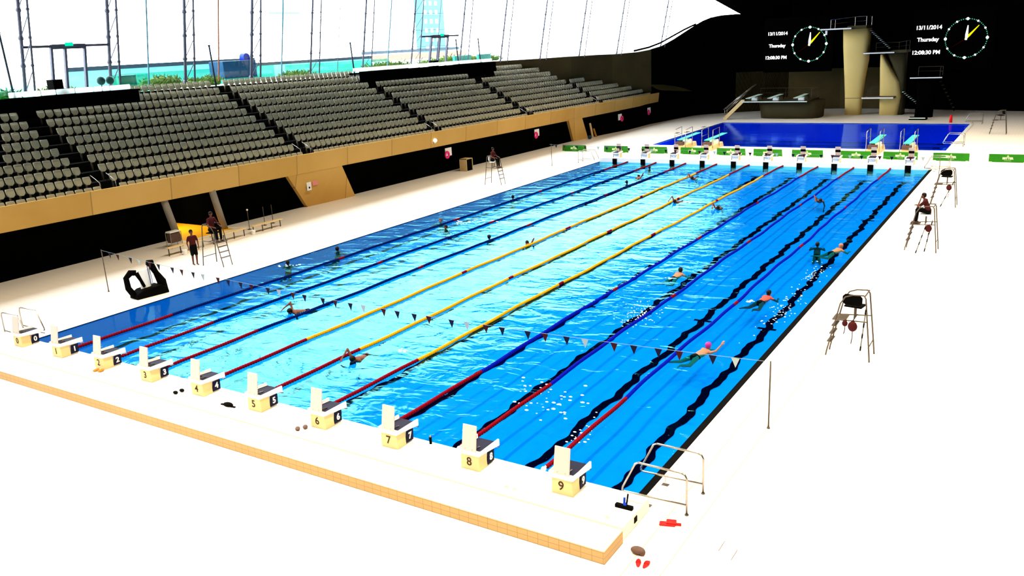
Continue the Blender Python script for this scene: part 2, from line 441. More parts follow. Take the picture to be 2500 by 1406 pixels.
# ---- raised starting end: platform and tiled bench in front of it
def quad_slab(name, f0, f1, x0, x1, z0, z1, mats, label, mtop=0):
    q = MB(); q.hexa([(x0, f0(x0), z0), (x1, f0(x1), z0), (x1, f1(x1), z0), (x0, f1(x0), z0)],
                     [(x0, f0(x0), z1), (x1, f0(x1), z1), (x1, f1(x1), z1), (x0, f1(x0), z1)])
    return struct(name, q, mats, label)
fE = lambda x: 0.17 - 0.021 * x
fJ = lambda x: -1.24 - 0.0205 * x
fB = lambda x: -2.22 - 0.0172 * x
quad_slab('floor_starting_platform', lambda x: fJ(x) + 0.03, fE, -3.0, 25.5, 0.0, 0.3, 'plat', 'raised white starting platform under the near blocks')
quad_slab('floor_tiled_bench', fB, lambda x: fJ(x) - 0.03, -3.0, 25.52, 0.0, 0.29, 'plat', 'long white bench step in front of the starting platform')
q = MB()
q.hexa([(-3, fB(-3) - 0.012, 0.0), (25.53, fB(25.53) - 0.012, 0.0), (25.53, fB(25.53), 0.0), (-3, fB(-3), 0.0)],
       [(-3, fB(-3) - 0.012, 0.275), (25.53, fB(25.53) - 0.012, 0.275), (25.53, fB(25.53), 0.275), (-3, fB(-3), 0.275)])
q.box(25.52, 25.532, fB(25.5), fJ(25.5) - 0.04, 0.0, 0.275)
struct('trim_4', q, 'benchface', 'tan tiled riser of the long bench step')
q = MB(); q.hexa([(-3, fJ(-3) - 0.03, 0), (25.5, fJ(25.5) - 0.03, 0), (25.5, fJ(25.5) + 0.03, 0), (-3, fJ(-3) + 0.03, 0)],
                 [(-3, fJ(-3) - 0.03, 0.27), (25.5, fJ(25.5) - 0.03, 0.27), (25.5, fJ(25.5) + 0.03, 0.27), (-3, fJ(-3) + 0.03, 0.27)])
struct('trim_5', q, 'cream', 'sandy joint between bench step and starting platform')
# ---- bulkhead between the pools
fF = lambda x: 49.45 + 0.036 * x
quad_slab('floor_bulkhead', fF, lambda x: 51.9 + 0.03 * x, 0.0, 25.1, -0.9, 0.3, 'bulk', 'raised white bulkhead carrying the far starting blocks')
# long drain joints in the deck on the right
for nm, xx in (('trim_6', 26.62), ('trim_7', 25.95)):
    q = MB(); q.box(xx, xx + 0.02, -14, 50, 0.0, 0.004); struct(nm, q, 'cream', 'thin sandy joint running along the right deck')

# ---- left stand
DZ = -0.0072
def zs(y): return DZ * (y - 11.45)
def sheared(mb_pts, y0, y1, name, mats, label, smooth=False):
    """profile in x,z extruded along y and dropped with zs(y)"""
    q = MB(); n = len(mb_pts)
    vs = [(x, y0, z + zs(y0) if z > 0.01 else z) for x, z in mb_pts] + [(x, y1, z + zs(y1) if z > 0.01 else z) for x, z in mb_pts]
    q.add(vs, [tuple(range(n))[::-1], tuple(range(n, 2 * n))] + [(i, (i + 1) % n, n + (i + 1) % n, n + i) for i in range(n)])
    return struct(name, q, mats, label)
ROW_DX, ROW_DZ = 0.795, 0.465
def row_x(i): return -9.35 - ROW_DX * i
def row_top(i): return 3.86 + ROW_DZ * i
# parapet band
sheared([(-9.12, 3.72), (-9.02, 3.72), (-9.16, 2.5), (-9.5, 2.5), (-9.5, 3.0), (-9.12, 3.0)], -14, 84.5, 'wall_parapet', 'concrete', 'long sand-coloured concrete parapet below the left seating')
# terrace steps as one stepped profile
prof = [(-9.13, 3.0)]
for i in range(0, 11):
    xr = row_x(i) - 0.16
    zt = row_top(i) - 0.85
    prof += [(xr, zt), (xr, zt + ROW_DZ)]
prof += [(-18.6, row_top(11) - 0.85 - 0.1), (-18.6, 2.5), (-9.3, 2.5)]
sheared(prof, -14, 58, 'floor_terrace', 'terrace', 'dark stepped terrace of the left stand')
prof2 = [(-9.13, 3.0)]
for i in range(0, 6):
    xr = row_x(i) - 0.16; zt = row_top(i) - 0.85
    prof2 += [(xr, zt), (xr, zt + ROW_DZ)]
prof2 += [(-14.5, row_top(6) - 0.85), (-14.5, 2.5), (-9.3, 2.5)]
sheared(prof2, 58, 72, 'floor_terrace_far', 'terrace', 'dark stepped terrace at the far end of the left stand')
prof3 = [(-9.13, 3.0)]
for i in range(0, 2):
    xr = row_x(i) - 0.16; zt = row_top(i) - 0.85
    prof3 += [(xr, zt), (xr, zt + ROW_DZ)]
prof3 += [(-11.3, row_top(2) - 0.85), (-11.3, 2.5), (-9.3, 2.5)]
sheared(prof3, 72, 84, 'floor_terrace_corner', 'terrace', 'dark stepped terrace in the corner of the left stand')
prof4 = [(-13.8, 2.5), (-13.8, row_top(5) - .6)] + [(row_x(i) - 0.16, row_top(i) - 0.85 + ROW_DZ) for i in (5, 6, 7, 8)] + [(-16.4, 2.5)]
sheared([(-14.5, 6.0), (-14.5, row_top(6) - .38), (-15.3, row_top(7) - .38), (-16.1, row_top(8) - .38), (-16.6, row_top(9) - 0.38), (-16.6, 6.0)], 58, 66, 'floor_terrace_top', 'terrace', 'dark upper terrace beside the back wall')
# solid dark wall under the stand: leaning openings, set back behind two concrete piers
q = MB()
q.add([(-10.35, -20, 0), (-10.35, 15.0, 0), (-9.45, 15.0, 2.6), (-9.45, -20, 2.6)], [(0, 1, 2, 3)])
q.add([(-10.35, 18.4, 0), (-10.2, 30, 0), (-9.3, 64, 0), (-9.3, 64, 2.5), (-9.42, 30, 2.6), (-9.45, 18.4, 2.6)], [(0, 1, 2, 3, 4, 5)])
q.add([(-9.2, 64, 0), (-7.95, 73.4, 0), (-7.95, 79, 0), (-7.1, 85.8, 0), (-6.4, 90.6, 0), (-4.9, 94, 0), (-4.9, 94, 2.4), (-6.4, 90.6, 2.4), (-9.0, 85.8, 2.12), (-9.2, 79, 2.12), (-9.2, 73.4, 2.15), (-9.3, 64, 2.3)],
      [(0, 1, 10, 11), (1, 2, 9, 10), (2, 3, 8, 9), (3, 4, 7, 8), (4, 5, 6, 7)])
struct('wall_left', q, 'vdark', 'black recessed wall under the left stand')
def pier(name, yb0, yb1, yt0, yt1, xb0, xb1, xt, zt, label):
    q = MB()
    q.hexa([(xb0, yb0, 0), (xb1, yb1, 0), (xb1 - 0.8, yb1, 0), (xb0 - 0.8, yb0, 0)], [(xt, yt0, zt), (xt, yt1, zt), (xt - 0.5, yt1, zt), (xt - 0.5, yt0, zt)])
    struct(name, q, 'concrete', label)
pier('wall_pier_1', 25.39, 29.8, 23.15, 28.2, -9.95, -9.62, -9.17, 2.52, 'leaning concrete pier between the two long black openings')
pier('wall_pier_2', 62.2, 65.0, 61.2, 64.1, -9.1, -8.9, -9.1, 2.3, 'narrow leaning concrete pier by the far green banner')
# corridor opening with lit orange wall and yellow floor
q = MB(); q.box(-15.4, -9.9, 14.9, 15.0, 0, 2.6); q.box(-15.4, -10.0, 18.4, 18.5, 0, 2.6); q.box(-15.4, -9.4, 14.9, 18.5, 2.5, 2.6)
struct('wall_corridor_sides', q, 'vdark', 'black sides of the corridor opening under the stand')
q = MB(); q.box(-15.4, -15.3, 15.0, 21.0, 0, 2.5); struct('wall_corridor_back', q, 'orangewall', 'orange-brown back wall inside the corridor opening')
q = MB(); q.box(-15.3, -9.2, 15.0, 18.4, 0.0, 0.006); struct('floor_corridor', q, 'yellowfloor', 'glowing yellow floor inside the corridor opening')
cl = bpy.data.lights.new('corridor_lamp', 'AREA'); cl.energy = 170; cl.color = (1, 0.72, 0.3); cl.size = 1.2
co = bpy.data.objects.new('corridor_lamp', cl); co.location = (-12.6, 16.7, 2.45); COL.objects.link(co)
for (x, y, lab) in ((-9.75, 15.0, 'grey round column left of the lit corridor'), (-9.6, 18.2, 'grey round column right of the lit corridor')):
    q = MB(); q.tube((x - 0.15, y, 0), (x + 0.3, y - 0.9, 2.52), 0.2, n=20); struct('column', q, 'greycol', lab, smooth=True)

# curved back wall (plan polyline) with its own top profile
BW = [(-18.2, 56), (-17.6, 60), (-17.41, 60.93), (-16.7, 64.5), (-15.73, 67.61), (-15.3, 69), (-14.57, 71.14), (-13.6, 74), (-12.93, 75.96), (-11.94, 78.87), (-10.62, 82.2), (-9.85, 84.06),
      (-9.04, 85.93), (-8.1, 87.51), (-7.08, 88.95), (-6.41, 89.92), (-5.69, 90.81), (-4.93, 91.57), (-3.97, 92.53), (-2.61, 93.89), (-1.03, 95.08), (3, 97.5), (9, 99), (16, 98.5), (24, 96), (32, 94.5), (46, 94)]
BT = [8.2, 8.15, 8.13, 8.1, 8.08, 8.08, 8.08, 8.06, 8.06, 8.01, 8.08, 8.27, 8.61, 9.34, 10.22, 10.8, 11.33, 11.67, 11.86, 11.92, 11.79, 15, 15, 15, 15, 15, 15]
def strip_wall(name, idx, z0s, z1s, th, mats, label):
    q = MB(); vs = []
    for k in idx:
        x, y = BW[k]
        a = V(BW[max(k - 1, 0)]); c = V(BW[min(k + 1, len(BW) - 1)]); t = (c - a).normalized(); nn = V((-t.y, t.x))
        vs += [(x, y, z0s(k)), (x, y, z1s(k)), (x + nn.x * th, y + nn.y * th, z1s(k)), (x + nn.x * th, y + nn.y * th, z0s(k))]
    fs = []
    for j in range(len(idx) - 1):
        for e in range(4): fs.append((4 * j + e, 4 * j + (e + 1) % 4, 4 * j + 4 + (e + 1) % 4, 4 * j + 4 + e))
    q.add(vs, fs); return struct(name, q, mats, label)
strip_wall('wall_back_left', range(0, 12), lambda k: 2.0, lambda k: BT[k], 0.4, 'wallconc', 'brown concrete wall behind the far end of the left seating')
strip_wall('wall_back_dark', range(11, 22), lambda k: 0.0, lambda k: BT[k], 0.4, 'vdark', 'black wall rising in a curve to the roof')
strip_wall('wall_far_painted_shade', range(23, 27), lambda k: 0.0, lambda k: 4.9, 0.4, 'vdark', 'lower wall right of the towers, its shade painted black')  # unlit stretch of the brown wall, shade put in as black colour
strip_wall('wall_far_lower', range(19, 24), lambda k: 0.0, lambda k: 4.9, 0.4, 'wallconc', 'dim brown concrete wall behind the diving towers')
strip_wall('wall_far_upper', range(20, 27), lambda k: 4.9, lambda k: 16.0, 0.5, 'vdark', 'black upper wall behind the screens')
q = MB(); q.path([(-10.87, 81.37, 8.25), (-9.9, 83.5, 8.55), (-9.1, 85.2, 9.0), (-8.43, 86.8, 9.6), (-7.4, 88.3, 10.35), (-6.41, 89.7, 10.95)], 0.11)
struct('trim_8', q, 'vdark', 'black curved sill line sweeping up over the back wall')
q = MB(); q.add([(-9.0, 84.2, 3.55), (-9.0, 87.0, 3.2), (-6.6, 89.3, 3.0), (-13.0, 82.5, 5.9), (-12.2, 83.5, 5.9)], [(0, 1, 2), (0, 2, 4), (0, 4, 3)])
struct('wall_ramp_wedge', q, 'wallconc', 'brown sloping wedge where the parapet meets the black wall')

# roof / ceiling
def ceil_z(x, y):
    T = 11.7 + max(0.0, -1.03 - x) * 0.585
    T = min(T, 21)
    hi = 21.0
    t = min(1, max(0, (y - 72) / 19.0)); t = t * t * (3 - 2 * t)
    if x > 0: T = max(T, 14.5)
    return hi * (1 - t) + T * t
q = MB(); vs = []
xs = [-19.5, -16, -13, -10, -8, -6, -5, -4, -3, -2, -1.03, 0, 5, 15, 30, 48]; ys = [-42, -10, 20, 50, 72, 76, 80, 84, 87, 89, 91, 93, 95, 97, 100, 104]
for y in ys:
    for x in xs: vs.append((x, y, ceil_z(x, y)))
nx = len(xs)
q.add(vs, [(j * nx + i, j * nx + i + 1, (j + 1) * nx + i + 1, (j + 1) * nx + i) for j in range(len(ys) - 1) for i in range(nx - 1)])
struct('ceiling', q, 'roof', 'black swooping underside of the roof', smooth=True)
q = MB(); q.box(48, 48.5, -42, 104, 0, 21.5); struct('wall_right_light_blocker', q, 'vdark', 'unseen dark wall added on the right to hold back light')  # unseen, added to control light where the hall is really glazed
q = MB(); q.box(-19.5, 48.5, -42.5, -42, 0, 21.5); struct('wall_near_light_blocker', q, 'vdark', 'unseen dark wall added behind the viewer to control light')  # unseen, added to enclose the hall and control its light
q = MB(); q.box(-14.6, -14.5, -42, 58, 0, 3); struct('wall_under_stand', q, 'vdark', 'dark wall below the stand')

# ---- glass facade
def facx(y):  # plan of facade
    if y <= 55: return -18.5
    for (a, c) in zip(BW[:-1], BW[1:]):
        if a[1] <= y <= c[1] and a != c: return min(-18.5 + max(0, (y - 55)) * 0.5, a[0] + (c[0] - a[0]) * (y - a[1]) / (c[1] - a[1] + 1e-9)) if False else a[0] + (c[0] - a[0]) * (y - a[1]) / (c[1] - a[1] + 1e-9)
    return -18.5
LEAN = 0.2
pl = [(-18.5, -42, 8.2), (-18.5, 10, 8.45), (-18.5, 55, 8.2)] + [(BW[k][0] - 0.2, BW[k][1], BT[k]) for k in range(1, 20)]
q = MB(); vs = []
for (x, y, z) in pl:
    zt = max(z + 0.3, ceil_z(x, y) - 0.05)
    vs += [(x - 0.1, y, z), (x - 0.1 + LEAN * (zt - z) * (1 if y < 75 else 0.3), y, zt)]
q.add(vs, [(2 * i, 2 * i + 2, 2 * i + 3, 2 * i + 1) for i in range(len(pl) - 1)])
struct('window_1', q, 'glass', 'tall sloping glass wall above the left stand')
ty = [1.8, 7.2, 12.72, 18.18, 23.82, 29.65, 35.74, 41.98, 48.64, 56.42]
TR = [(-18.5, y, 8.5 - 0.006 * (y - 12.7)) for y in ty] + [(-17.25, 61.95, 8.12), (-15.78, 67.61, 8.08), (-13.95, 73.2, 8.06), (-12.0, 78.87, 8.0), (-9.3, 85.6, 8.6)]
for i, (x, y, z) in enumerate(TR):
    H = min(12.0, ceil_z(x, y) - z)
    thick = 0.1 if i < 6 else 0.07
    far = i >= 12
    dep = 0.95 if i < 10 else 0.85 - 0.08 * (i - 10)
    mb = MB(); top = V((LEAN * H, 0, H)); mb.tube((0, 0, -0.1), top, thick, n=8)
    ch2 = MB(); ch2.tube((dep, 0, -0.15), top + V((dep * 0.85, 0, 0)), thick * 0.62, n=8)
    root = empty('facade_truss', (x, y, z), 0)
    ordn = ['', '', 'leftmost', 'second', 'third', 'fourth', 'fifth', 'sixth', 'seventh', 'eighth', 'ninth', 'tenth', 'eleventh', 'twelfth', 'thirteenth'][i]
    tag(root, (ordn + ' steel lattice mullion of the glass wall, counted from the left' if ordn else 'steel lattice mullion outside the view on the left'), 'mullion', 'steel lattice mullions of the glass wall', 'structure')
    mb.build('main_chord', 'truss', root, smooth=True); ch2.build('inner_chord', 'truss', root, smooth=True)
    lc = MB(); nd = MB(); n = 8; hs = H / n
    for k in range(n):
        a = V((LEAN * hs * k, 0, hs * k)); c = V((LEAN * hs * (k + 1) + dep * (1 - 0.15 * (k + 1) / n), 0, hs * (k + 1)))
        lc.tube(a, V((LEAN * hs * (k + .82) + dep * (1 - 0.15 * (k + .82) / n), 0, hs * (k + .82))), thick * 0.28, n=6)
        nd.sphere(c, thick * 1.05, 8, 5); nd.sphere(a + V((0, 0, 0)), thick * 1.6, 8, 5)
        lc.tube(c, (LEAN * hs * (k + 1), 0, hs * (k + 1)), 0.01, n=5)
    lc.build('lacing', 'truss', root); nd.build('node', 'truss', root, smooth=True)
# intermediate slender mullions and thin transoms
mid = [(15.5, 0), (20.9, 1), (26.6, 2), (32.6, 1), (38.8, 0), (45.2, 1), (52.4, 0)]
mt_blue = mat('pale_blue_mullion', (0.10, 0.28, 0.36), 0.5, noise=0.2)
mt_or = mat('rust_mullion', (0.35, 0.12, 0.05), 0.5, noise=0.2)
for y, k in mid[1:]:
    z = 8.5 - 0.006 * (y - 12.7); H = 11.5
    q = MB(); q.tube((0, 0, -0.1), (LEAN * H, 0, H), 0.05 if k else 0.025, n=6)
    o = q.build('slim_mullion', [M['truss'], mt_blue, mt_or][k], loc=(-18.45, y, z)); tag(o, 'slim glazing bar between lattice mullions, %d metres along the glass wall' % round(y), 'mullion', 'slim glazing bars', 'structure')
q = MB()
for zz in (9.95, 11.4, 12.85, 14.3):
    for (ya, yb) in ((18.18, 24.5), (29.65, 35.74), (48.0, 56.42), (61.95, 67.6)):
        xa = -18.5 if ya < 57 else -17.0; xb = -18.5 if yb < 57 else -15.7
        q.tube((xa + LEAN * (zz - 8.5), ya, zz), (xb + LEAN * (zz - 8.5), yb, zz), 0.018, n=5)
    q.tube((-18.5 + LEAN * (zz - 8.4), 1, zz), (-18.5 + LEAN * (zz - 8.4), 57, zz - 0.25), 0.006, n=4)
struct('trim_9', q, mt_blue, 'thin horizontal glazing bars of the glass wall')
# concourse behind the seats and the parapets of the two openings
q = MB()
for (y0, y1) in ((-14, 18.4), (39.0, 59.3)):
    q.hexa([(-16.3, y0, 7.0), (-16.1, y0, 7.0), (-16.1, y1, 7.0), (-16.3, y1, 7.0)], [(-16.3, y0, 8.32 + zs(y0) * .4), (-16.1, y0, 8.32 + zs(y0) * .4), (-16.1, y1, 8.32 + zs(y1) * .6), (-16.3, y1, 8.32 + zs(y1) * .6)])
struct('wall_concourse_parapet', q, 'vdark', 'black parapets where the concourse cuts into the top rows')
q = MB(); q.box(-18.6, -16.3, -14, 18.6, 7.6, 8.05); q.box(-18.6, -16.3, 39, 58, 7.5, 7.85)
struct('floor_concourse', q, 'ground', 'pale concourse floor behind the top rows')
q = MB(); q.box(-90, -18.7, -60, 160, 7.2, 7.95); struct('ground_outside', q, 'ground', 'pale paved ground outside the glass wall')
random.seed(3)
def glare_blocks(y0, y1, wmin, wmax, lab):
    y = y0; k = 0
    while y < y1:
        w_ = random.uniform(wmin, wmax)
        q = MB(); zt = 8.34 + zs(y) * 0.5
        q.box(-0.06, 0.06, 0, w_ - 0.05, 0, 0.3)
        o = q.build('sky_glare_block', 'glare_white', bevel=0.05, loc=(-17.0, y, zt - 0.02))
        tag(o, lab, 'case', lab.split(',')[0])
        # white blocks stand in for sky reflections along the ledge
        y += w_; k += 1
q = MB(); q.box(-17.3, -16.2, 10.8, 18.6, 8.2, 8.30); q.box(-17.3, -16.2, 38.8, 59, 8.0, 8.14); struct('floor_parapet_shelf', q, 'vdark', 'dark shelf on the concourse parapet')
glare_blocks(10.9, 18.2, 0.5, 1.6, 'white block imitating sky glare above the parapet shelf, left opening')
glare_blocks(39.1, 58.8, 0.8, 2.2, 'white block imitating sky glare above the parapet shelf, middle opening')

# ================================================================== SEATS
def seat_meshes():
    q = MB(); n = 8; mrows = 6
    def shell(w, h, x0, bend, th, ztop, ntop):
        vs = []; 
        for side in (0, 1):
            for j in range(mrows + 1):
                t = j / mrows
                hw = w / 2 * (1.0 if t < 0.5 else math.cos((t - 0.5) * 2 * 1.25) ** 0.8)
                if t == 0: hw *= 0.9
                for i in range(n + 1):
                    s_ = -1 + 2 * i / n
                    y = hw * s_
                    x = x0 + bend * (s_ * s_) + 0.10 * t - th * side + 0.02 * math.sin(t * PI)
                    vs.append((x, y, ztop - h * t))
        return vs
    def faces():
        fs = []; K = (mrows + 1) * (n + 1)
        for side in (0, 1):
            for j in range(mrows):
                for i in range(n):
                    a = side * K + j * (n + 1) + i
                    fs.append((a, a + 1, a + n + 2, a + n + 1))
        for j in range(mrows):
            for e in (0, n):
                a = j * (n + 1) + e; fs.append((a, a + n + 1, K + a + n + 1, K + a))
        for i in range(n):
            a = i; fs.append((a, a + 1, K + a + 1, K + a)); a = mrows * (n + 1) + i; fs.append((a, a + 1, K + a + 1, K + a))
        return fs
    q.add(shell(0.42, 0.41, 0.0, 0.05, 0.03, 0.0, 0), faces())
    back = q.mesh('stadium_seat')
    p = MB(); p.add(shell(0.38, 0.31, 0.075, 0.02, 0.035, -0.08, 0), faces()); pan = p.mesh('seat_pan')
    s = MB(); s.box(-0.06, 0.05, -0.03, 0.03, -0.85, -0.40); br = s.mesh('seat_bracket')
    for me, m in ((back, 'seat'), (pan, 'seat'), (br, 'dsteel')):
        me.materials.append(M[m])
    for me in (back, pan):
        for f in me.polygons: f.use_smooth = True
    return back, pan, br
sb_, sp_, sbr = seat_meshes()
seat0 = bpy.data.objects.new('stadium_seat', sb_); pan0 = bpy.data.objects.new('seat_pan', sp_); br0 = bpy.data.objects.new('seat_bracket', sbr)
COL.objects.link(seat0); COL.objects.link(pan0); COL.objects.link(br0); pan0.parent = seat0; br0.parent = seat0
ROWN = ['front row', 'second row', 'third row', 'fourth row', 'fifth row', 'sixth row', 'seventh row', 'eighth row', 'ninth row', 'tenth row', 'top row']
PITCH = 0.4963
far_seats = []
near_list = []
# block A
for i in range(0, 9):
    ymin = 5.0 + 0.56 * i
    y = 10.45 - PITCH / 2
    k = 0
    while y > ymin:
        near_list.append((i, y, 'A', k)); y -= PITCH; k += 1
starts = [11.45, 25.84, 40.17, 54.69, 69.48]
for i in range(0, 9):
    for k in range(27):
        near_list.append((i, starts[0] + PITCH * (k + 0.5), 'B', k))
def far_add(i, y): far_seats.append((row_x(i), y, row_top(i) + zs(y)))
for i in (9, 10):
    for k in range(14, 27): far_add(i, starts[0] + PITCH * (k + .5))
for i in range(11):
    for k in range(27): far_add(i, starts[1] + PITCH * (k + .5))
for i in range(9):
    for k in range(27): far_add(i, starts[2] + PITCH * (k + .5))
E_end = {0: 68.4, 1: 68.4, 2: 68.4, 3: 68.4, 4: 68.4, 5: 68.4, 6: 68.3, 7: 68.0, 8: 67.0, 9: 64.6}
for i, e in E_end.items():
    y = starts[3] + PITCH / 2
    if i == 9: y = 60.1
    if i == 8: y = 58.4
    while y < e: far_add(i, y); y += PITCH
F_end = {0: 82.4, 1: 81.9, 2: 80.6, 3: 78.4, 4: 75.8, 5: 73.0}
for i, e in F_end.items():
    y = starts[4] + PITCH / 2
    while y < e: far_add(i, y); y += PITCH
first = True
for (i, y, blk, k) in near_list:
    if first: o = seat0; first = False
    else: o = copy_tree(seat0)
    o.location = (row_x(i), y, row_top(i) + zs(y))
    o.rotation_euler = (0, 0, 0)
    bn = 'leftmost seating block' if blk == 'A' else 'long block right of leftmost aisle'
    o['label'] = 'pale tip-up seat, %s, %s' % (ROWN[i], bn)
    o['category'] = 'seat'; o['group'] = 'stadium seats, %s of the %s' % (ROWN[i], bn)
q = MB()
for me, mi in ((sb_, 0), (sp_, 0), (sbr, 1)):
    vv = [tuple(v.co) for v in me.vertices]; ff = [tuple(p.vertices) for p in me.polygons]
    for (x, y, z) in far_seats:
        q.add([(x + a, y + b_, z + c) for a, b_, c in vv], ff, mi)
me = bpy.data.meshes.new('distant_stadium_seats'); me.from_pydata(q.v, [], q.f); me.materials.append(M['seat']); me.materials.append(M['dsteel'])
for p, mi in zip(me.polygons, q.m): p.material_index = mi; p.use_smooth = True
o = bpy.data.objects.new('distant_stadium_seats', me); COL.objects.link(o)
tag(o, 'rows of pale stadium seats in the farther blocks of the left stand', 'seats', None, 'stuff')
# aisle handrails at the bottom of each aisle and small leaning posts at the top
def aisle_rail(y, nm, lab):
    t = empty('aisle_handrail', (0, 0, 0), 0, lab, 'handrail', 'aisle handrails of the left stand')
    z = 3.05 + zs(y)
    for k in range(2):
        yy = y - 0.85 + 0.9 * k
        q = MB(); q.path([(-9.6, yy, z), (-9.6, yy, z + 0.95), (-10.3, yy, z + 1.3), (-10.35, yy, z + 0.5)], 0.022); q.build('rail', 'steel', t, smooth=True)
for y, l in zip(starts, ('steel handrail at the foot of the leftmost aisle', 'steel handrail at the foot of the second aisle', 'steel handrail at the foot of the third aisle', 'steel handrail at the foot of the fourth aisle', 'steel handrail at the foot of the last aisle')):
    aisle_rail(y, '', l)
for x, y, z, h, lab in ((-17, 11.2, 8.2, 3.6, 'dark leaning post at the left picture edge above the leftmost aisle'), (-17, 25.1, 8.3, 2.4, 'dark leaning post above the second aisle'), (-17, 39.25, 8.1, 2.4, 'dark leaning post above the third aisle'),
                        (-17, 54.1, 8.3, 2.1, 'dark leaning post above the fourth aisle'), (-17, 57.9, 8.3, 2.1, 'dark leaning post just right of the glass doorway')):
    q = MB(); q.tube((0, 0, -0.3), (-0.15 * h / 2.2, 0, h), 0.06, n=8); q.sphere((-0.15 * h / 2.2, 0, h), 0.085, 8, 5)
    o = q.build('leaning_post', 'hoard', loc=(x, y, z), smooth=True); tag(o, lab, 'post', 'dark leaning posts along the top of the stand')
# small bright fittings on the aisles
for (x, y, z) in ((-13.4, 11.6, 6.5), (-10.9, 10.7, 5.1), (-11.0, 11.9, 5.1), (-10.0, 11.0, 4.4), (-13.6, 24.9, 6.3), (-10.2, 26.1, 4.5), (-9.5, 25.9, 4.0), (-15.9, 39.7, 8.0), (-9.4, 54.0, 3.9), (-9.5, 40.2, 3.9)):
    pass

# ================================================================== STARTING BLOCKS
def make_block():
    r = empty('starting_block')
    q = MB(); q.prism([(-0.27, 0.0), (0.27, 0.0), (0.25, 0.43), (-0.25, 0.43)], 'y', 0.0, 0.34); q.build('pedestal', 'cream', r, bevel=0.015)
    q = MB(); q.hexa([(-0.31, -0.07, 0.42), (0.31, -0.07, 0.42), (0.31, 0.78, 0.36), (-0.31, 0.78, 0.36)], [(-0.31, -0.07, 0.50), (0.31, -0.07, 0.50), (0.31, 0.78, 0.44), (-0.31, 0.78, 0.44)])
    q.build('platform', 'white', r, bevel=0.01)
    q = MB(); q.hexa([(-0.25, 0.08, 0.492), (0.25, 0.08, 0.492), (0.25, 0.77, 0.442), (-0.25, 0.77, 0.442)], [(-0.25, 0.08, 0.503), (0.25, 0.08, 0.503), (0.25, 0.77, 0.453), (-0.25, 0.77, 0.453)])
    q.build('grip_mat', 'navy', r)
    for s in (-1, 1):
        q = MB(); q.hexa([(s * 0.31 - 0.02, 0.0, 0.44), (s * 0.31 + 0.02, 0.0, 0.44), (s * 0.31 + 0.02, 0.80, 0.36), (s * 0.31 - 0.02, 0.80, 0.36)], [(s * 0.31 - 0.02, 0.0, 0.52), (s * 0.31 + 0.02, 0.0, 0.52), (s * 0.31 + 0.02, 0.80, 0.52), (s * 0.31 - 0.02, 0.80, 0.52)])
        q.build('side_fin', 'white', r)
    q = MB(); q.box(-0.24, 0.24, 0.36, 0.62, 0.0, 0.38); q.build('front_support', 'white', r, bevel=0.01)
    q = MB(); q.hexa([(-0.2, -0.03, 0.48), (0.2, -0.03, 0.48), (0.2, 0.0, 0.48), (-0.2, 0.0, 0.48)], [(-0.19, 0.08, 1.12), (0.19, 0.08, 1.12), (0.19, 0.11, 1.12), (-0.19, 0.11, 1.12)])
    kp = q.build('back_plate', 'pinkwhite', r, bevel=0.008)
    q = MB(); q.hexa([(-0.19, 0.036, 0.72), (0.19, 0.036, 0.72), (0.19, 0.045, 0.72), (-0.19, 0.045, 0.72)], [(-0.19, 0.068, 0.9), (0.19, 0.068, 0.9), (0.19, 0.077, 0.9), (-0.19, 0.077, 0.9)])
    q.build('black_band', 'black', kp)
    for s in (-0.1, 0.1):
        q = MB(); q.tube((s, -0.02, 0.55), (s, 0.30, 0.50), 0.015); q.build('plate_bracket', 'steel', kp)
    q = MB(); q.hexa([(0.245, 0.34, 0.04), (0.275, 0.34, 0.04), (0.275, 0.62, 0.04), (0.245, 0.62, 0.04)], [(0.245, 0.38, 0.34), (0.275, 0.38, 0.34), (0.275, 0.64, 0.34), (0.245, 0.64, 0.34)])
    pn = q.build('number_board', 'navy', r)
    q = MB(); q.path([(-0.28, 0.72, 0.34), (-0.28, 0.86, 0.28), (0.28, 0.86, 0.28), (0.28, 0.72, 0.34)], 0.014); q.build('handle', 'steel', r, smooth=True)
    return r
blk0 = make_block()
blocks = []
for end in ('near', 'far'):
    for i in range(10):
        r = blk0 if (end == 'near' and i == 0) else copy_tree(blk0)
        if end == 'near':
            x = 1.25 + 2.5 * i; r.location = (x, -0.53 - 0.024 * x, 0.3)
            lab = 'near white starting block with numeral %s on its back' % ('zero one two three four five six seven eight'.split()[i]) if i < 9 else 'near white starting block with worn numeral nine, closest to the viewer'
            r['label'] = lab; r['group'] = 'starting blocks on the near platform'
        else:
            x = 1.45 + 2.475 * i; r.location = (x, fF(x) + 0.75, 0.3); r.rotation_euler = (0, 0, PI)
            ords = ['leftmost', 'second from the left', 'third from the left', 'fourth from the left', 'fifth from the left', 'fifth from the right', 'fourth from the right', 'third from the right', 'second from the right', 'rightmost']
            r['label'] = 'far starting block with dark slanted top on the bulkhead, ' + ords[i]; r['group'] = 'starting blocks on the far bulkhead'
        r['category'] = 'starting block'
        blocks.append((end, i, r))
for end, i, r in blocks:
    if end == 'near':
        ped = [c for c in r.children if c.name.startswith('pedestal')][0]
        brd = [c for c in r.children if c.name.startswith('number_board')][0]
        text_mesh(str(i), 0.30, 'text_black', ped, 'numeral', (-0.02, -0.006, 0.21), (PI / 2, 0, 0), 0.002)
        text_mesh(str(i), 0.24, 'text_white', brd, 'numeral', (0.28, 0.49, 0.19), (PI / 2, 0, PI / 2), 0.008)
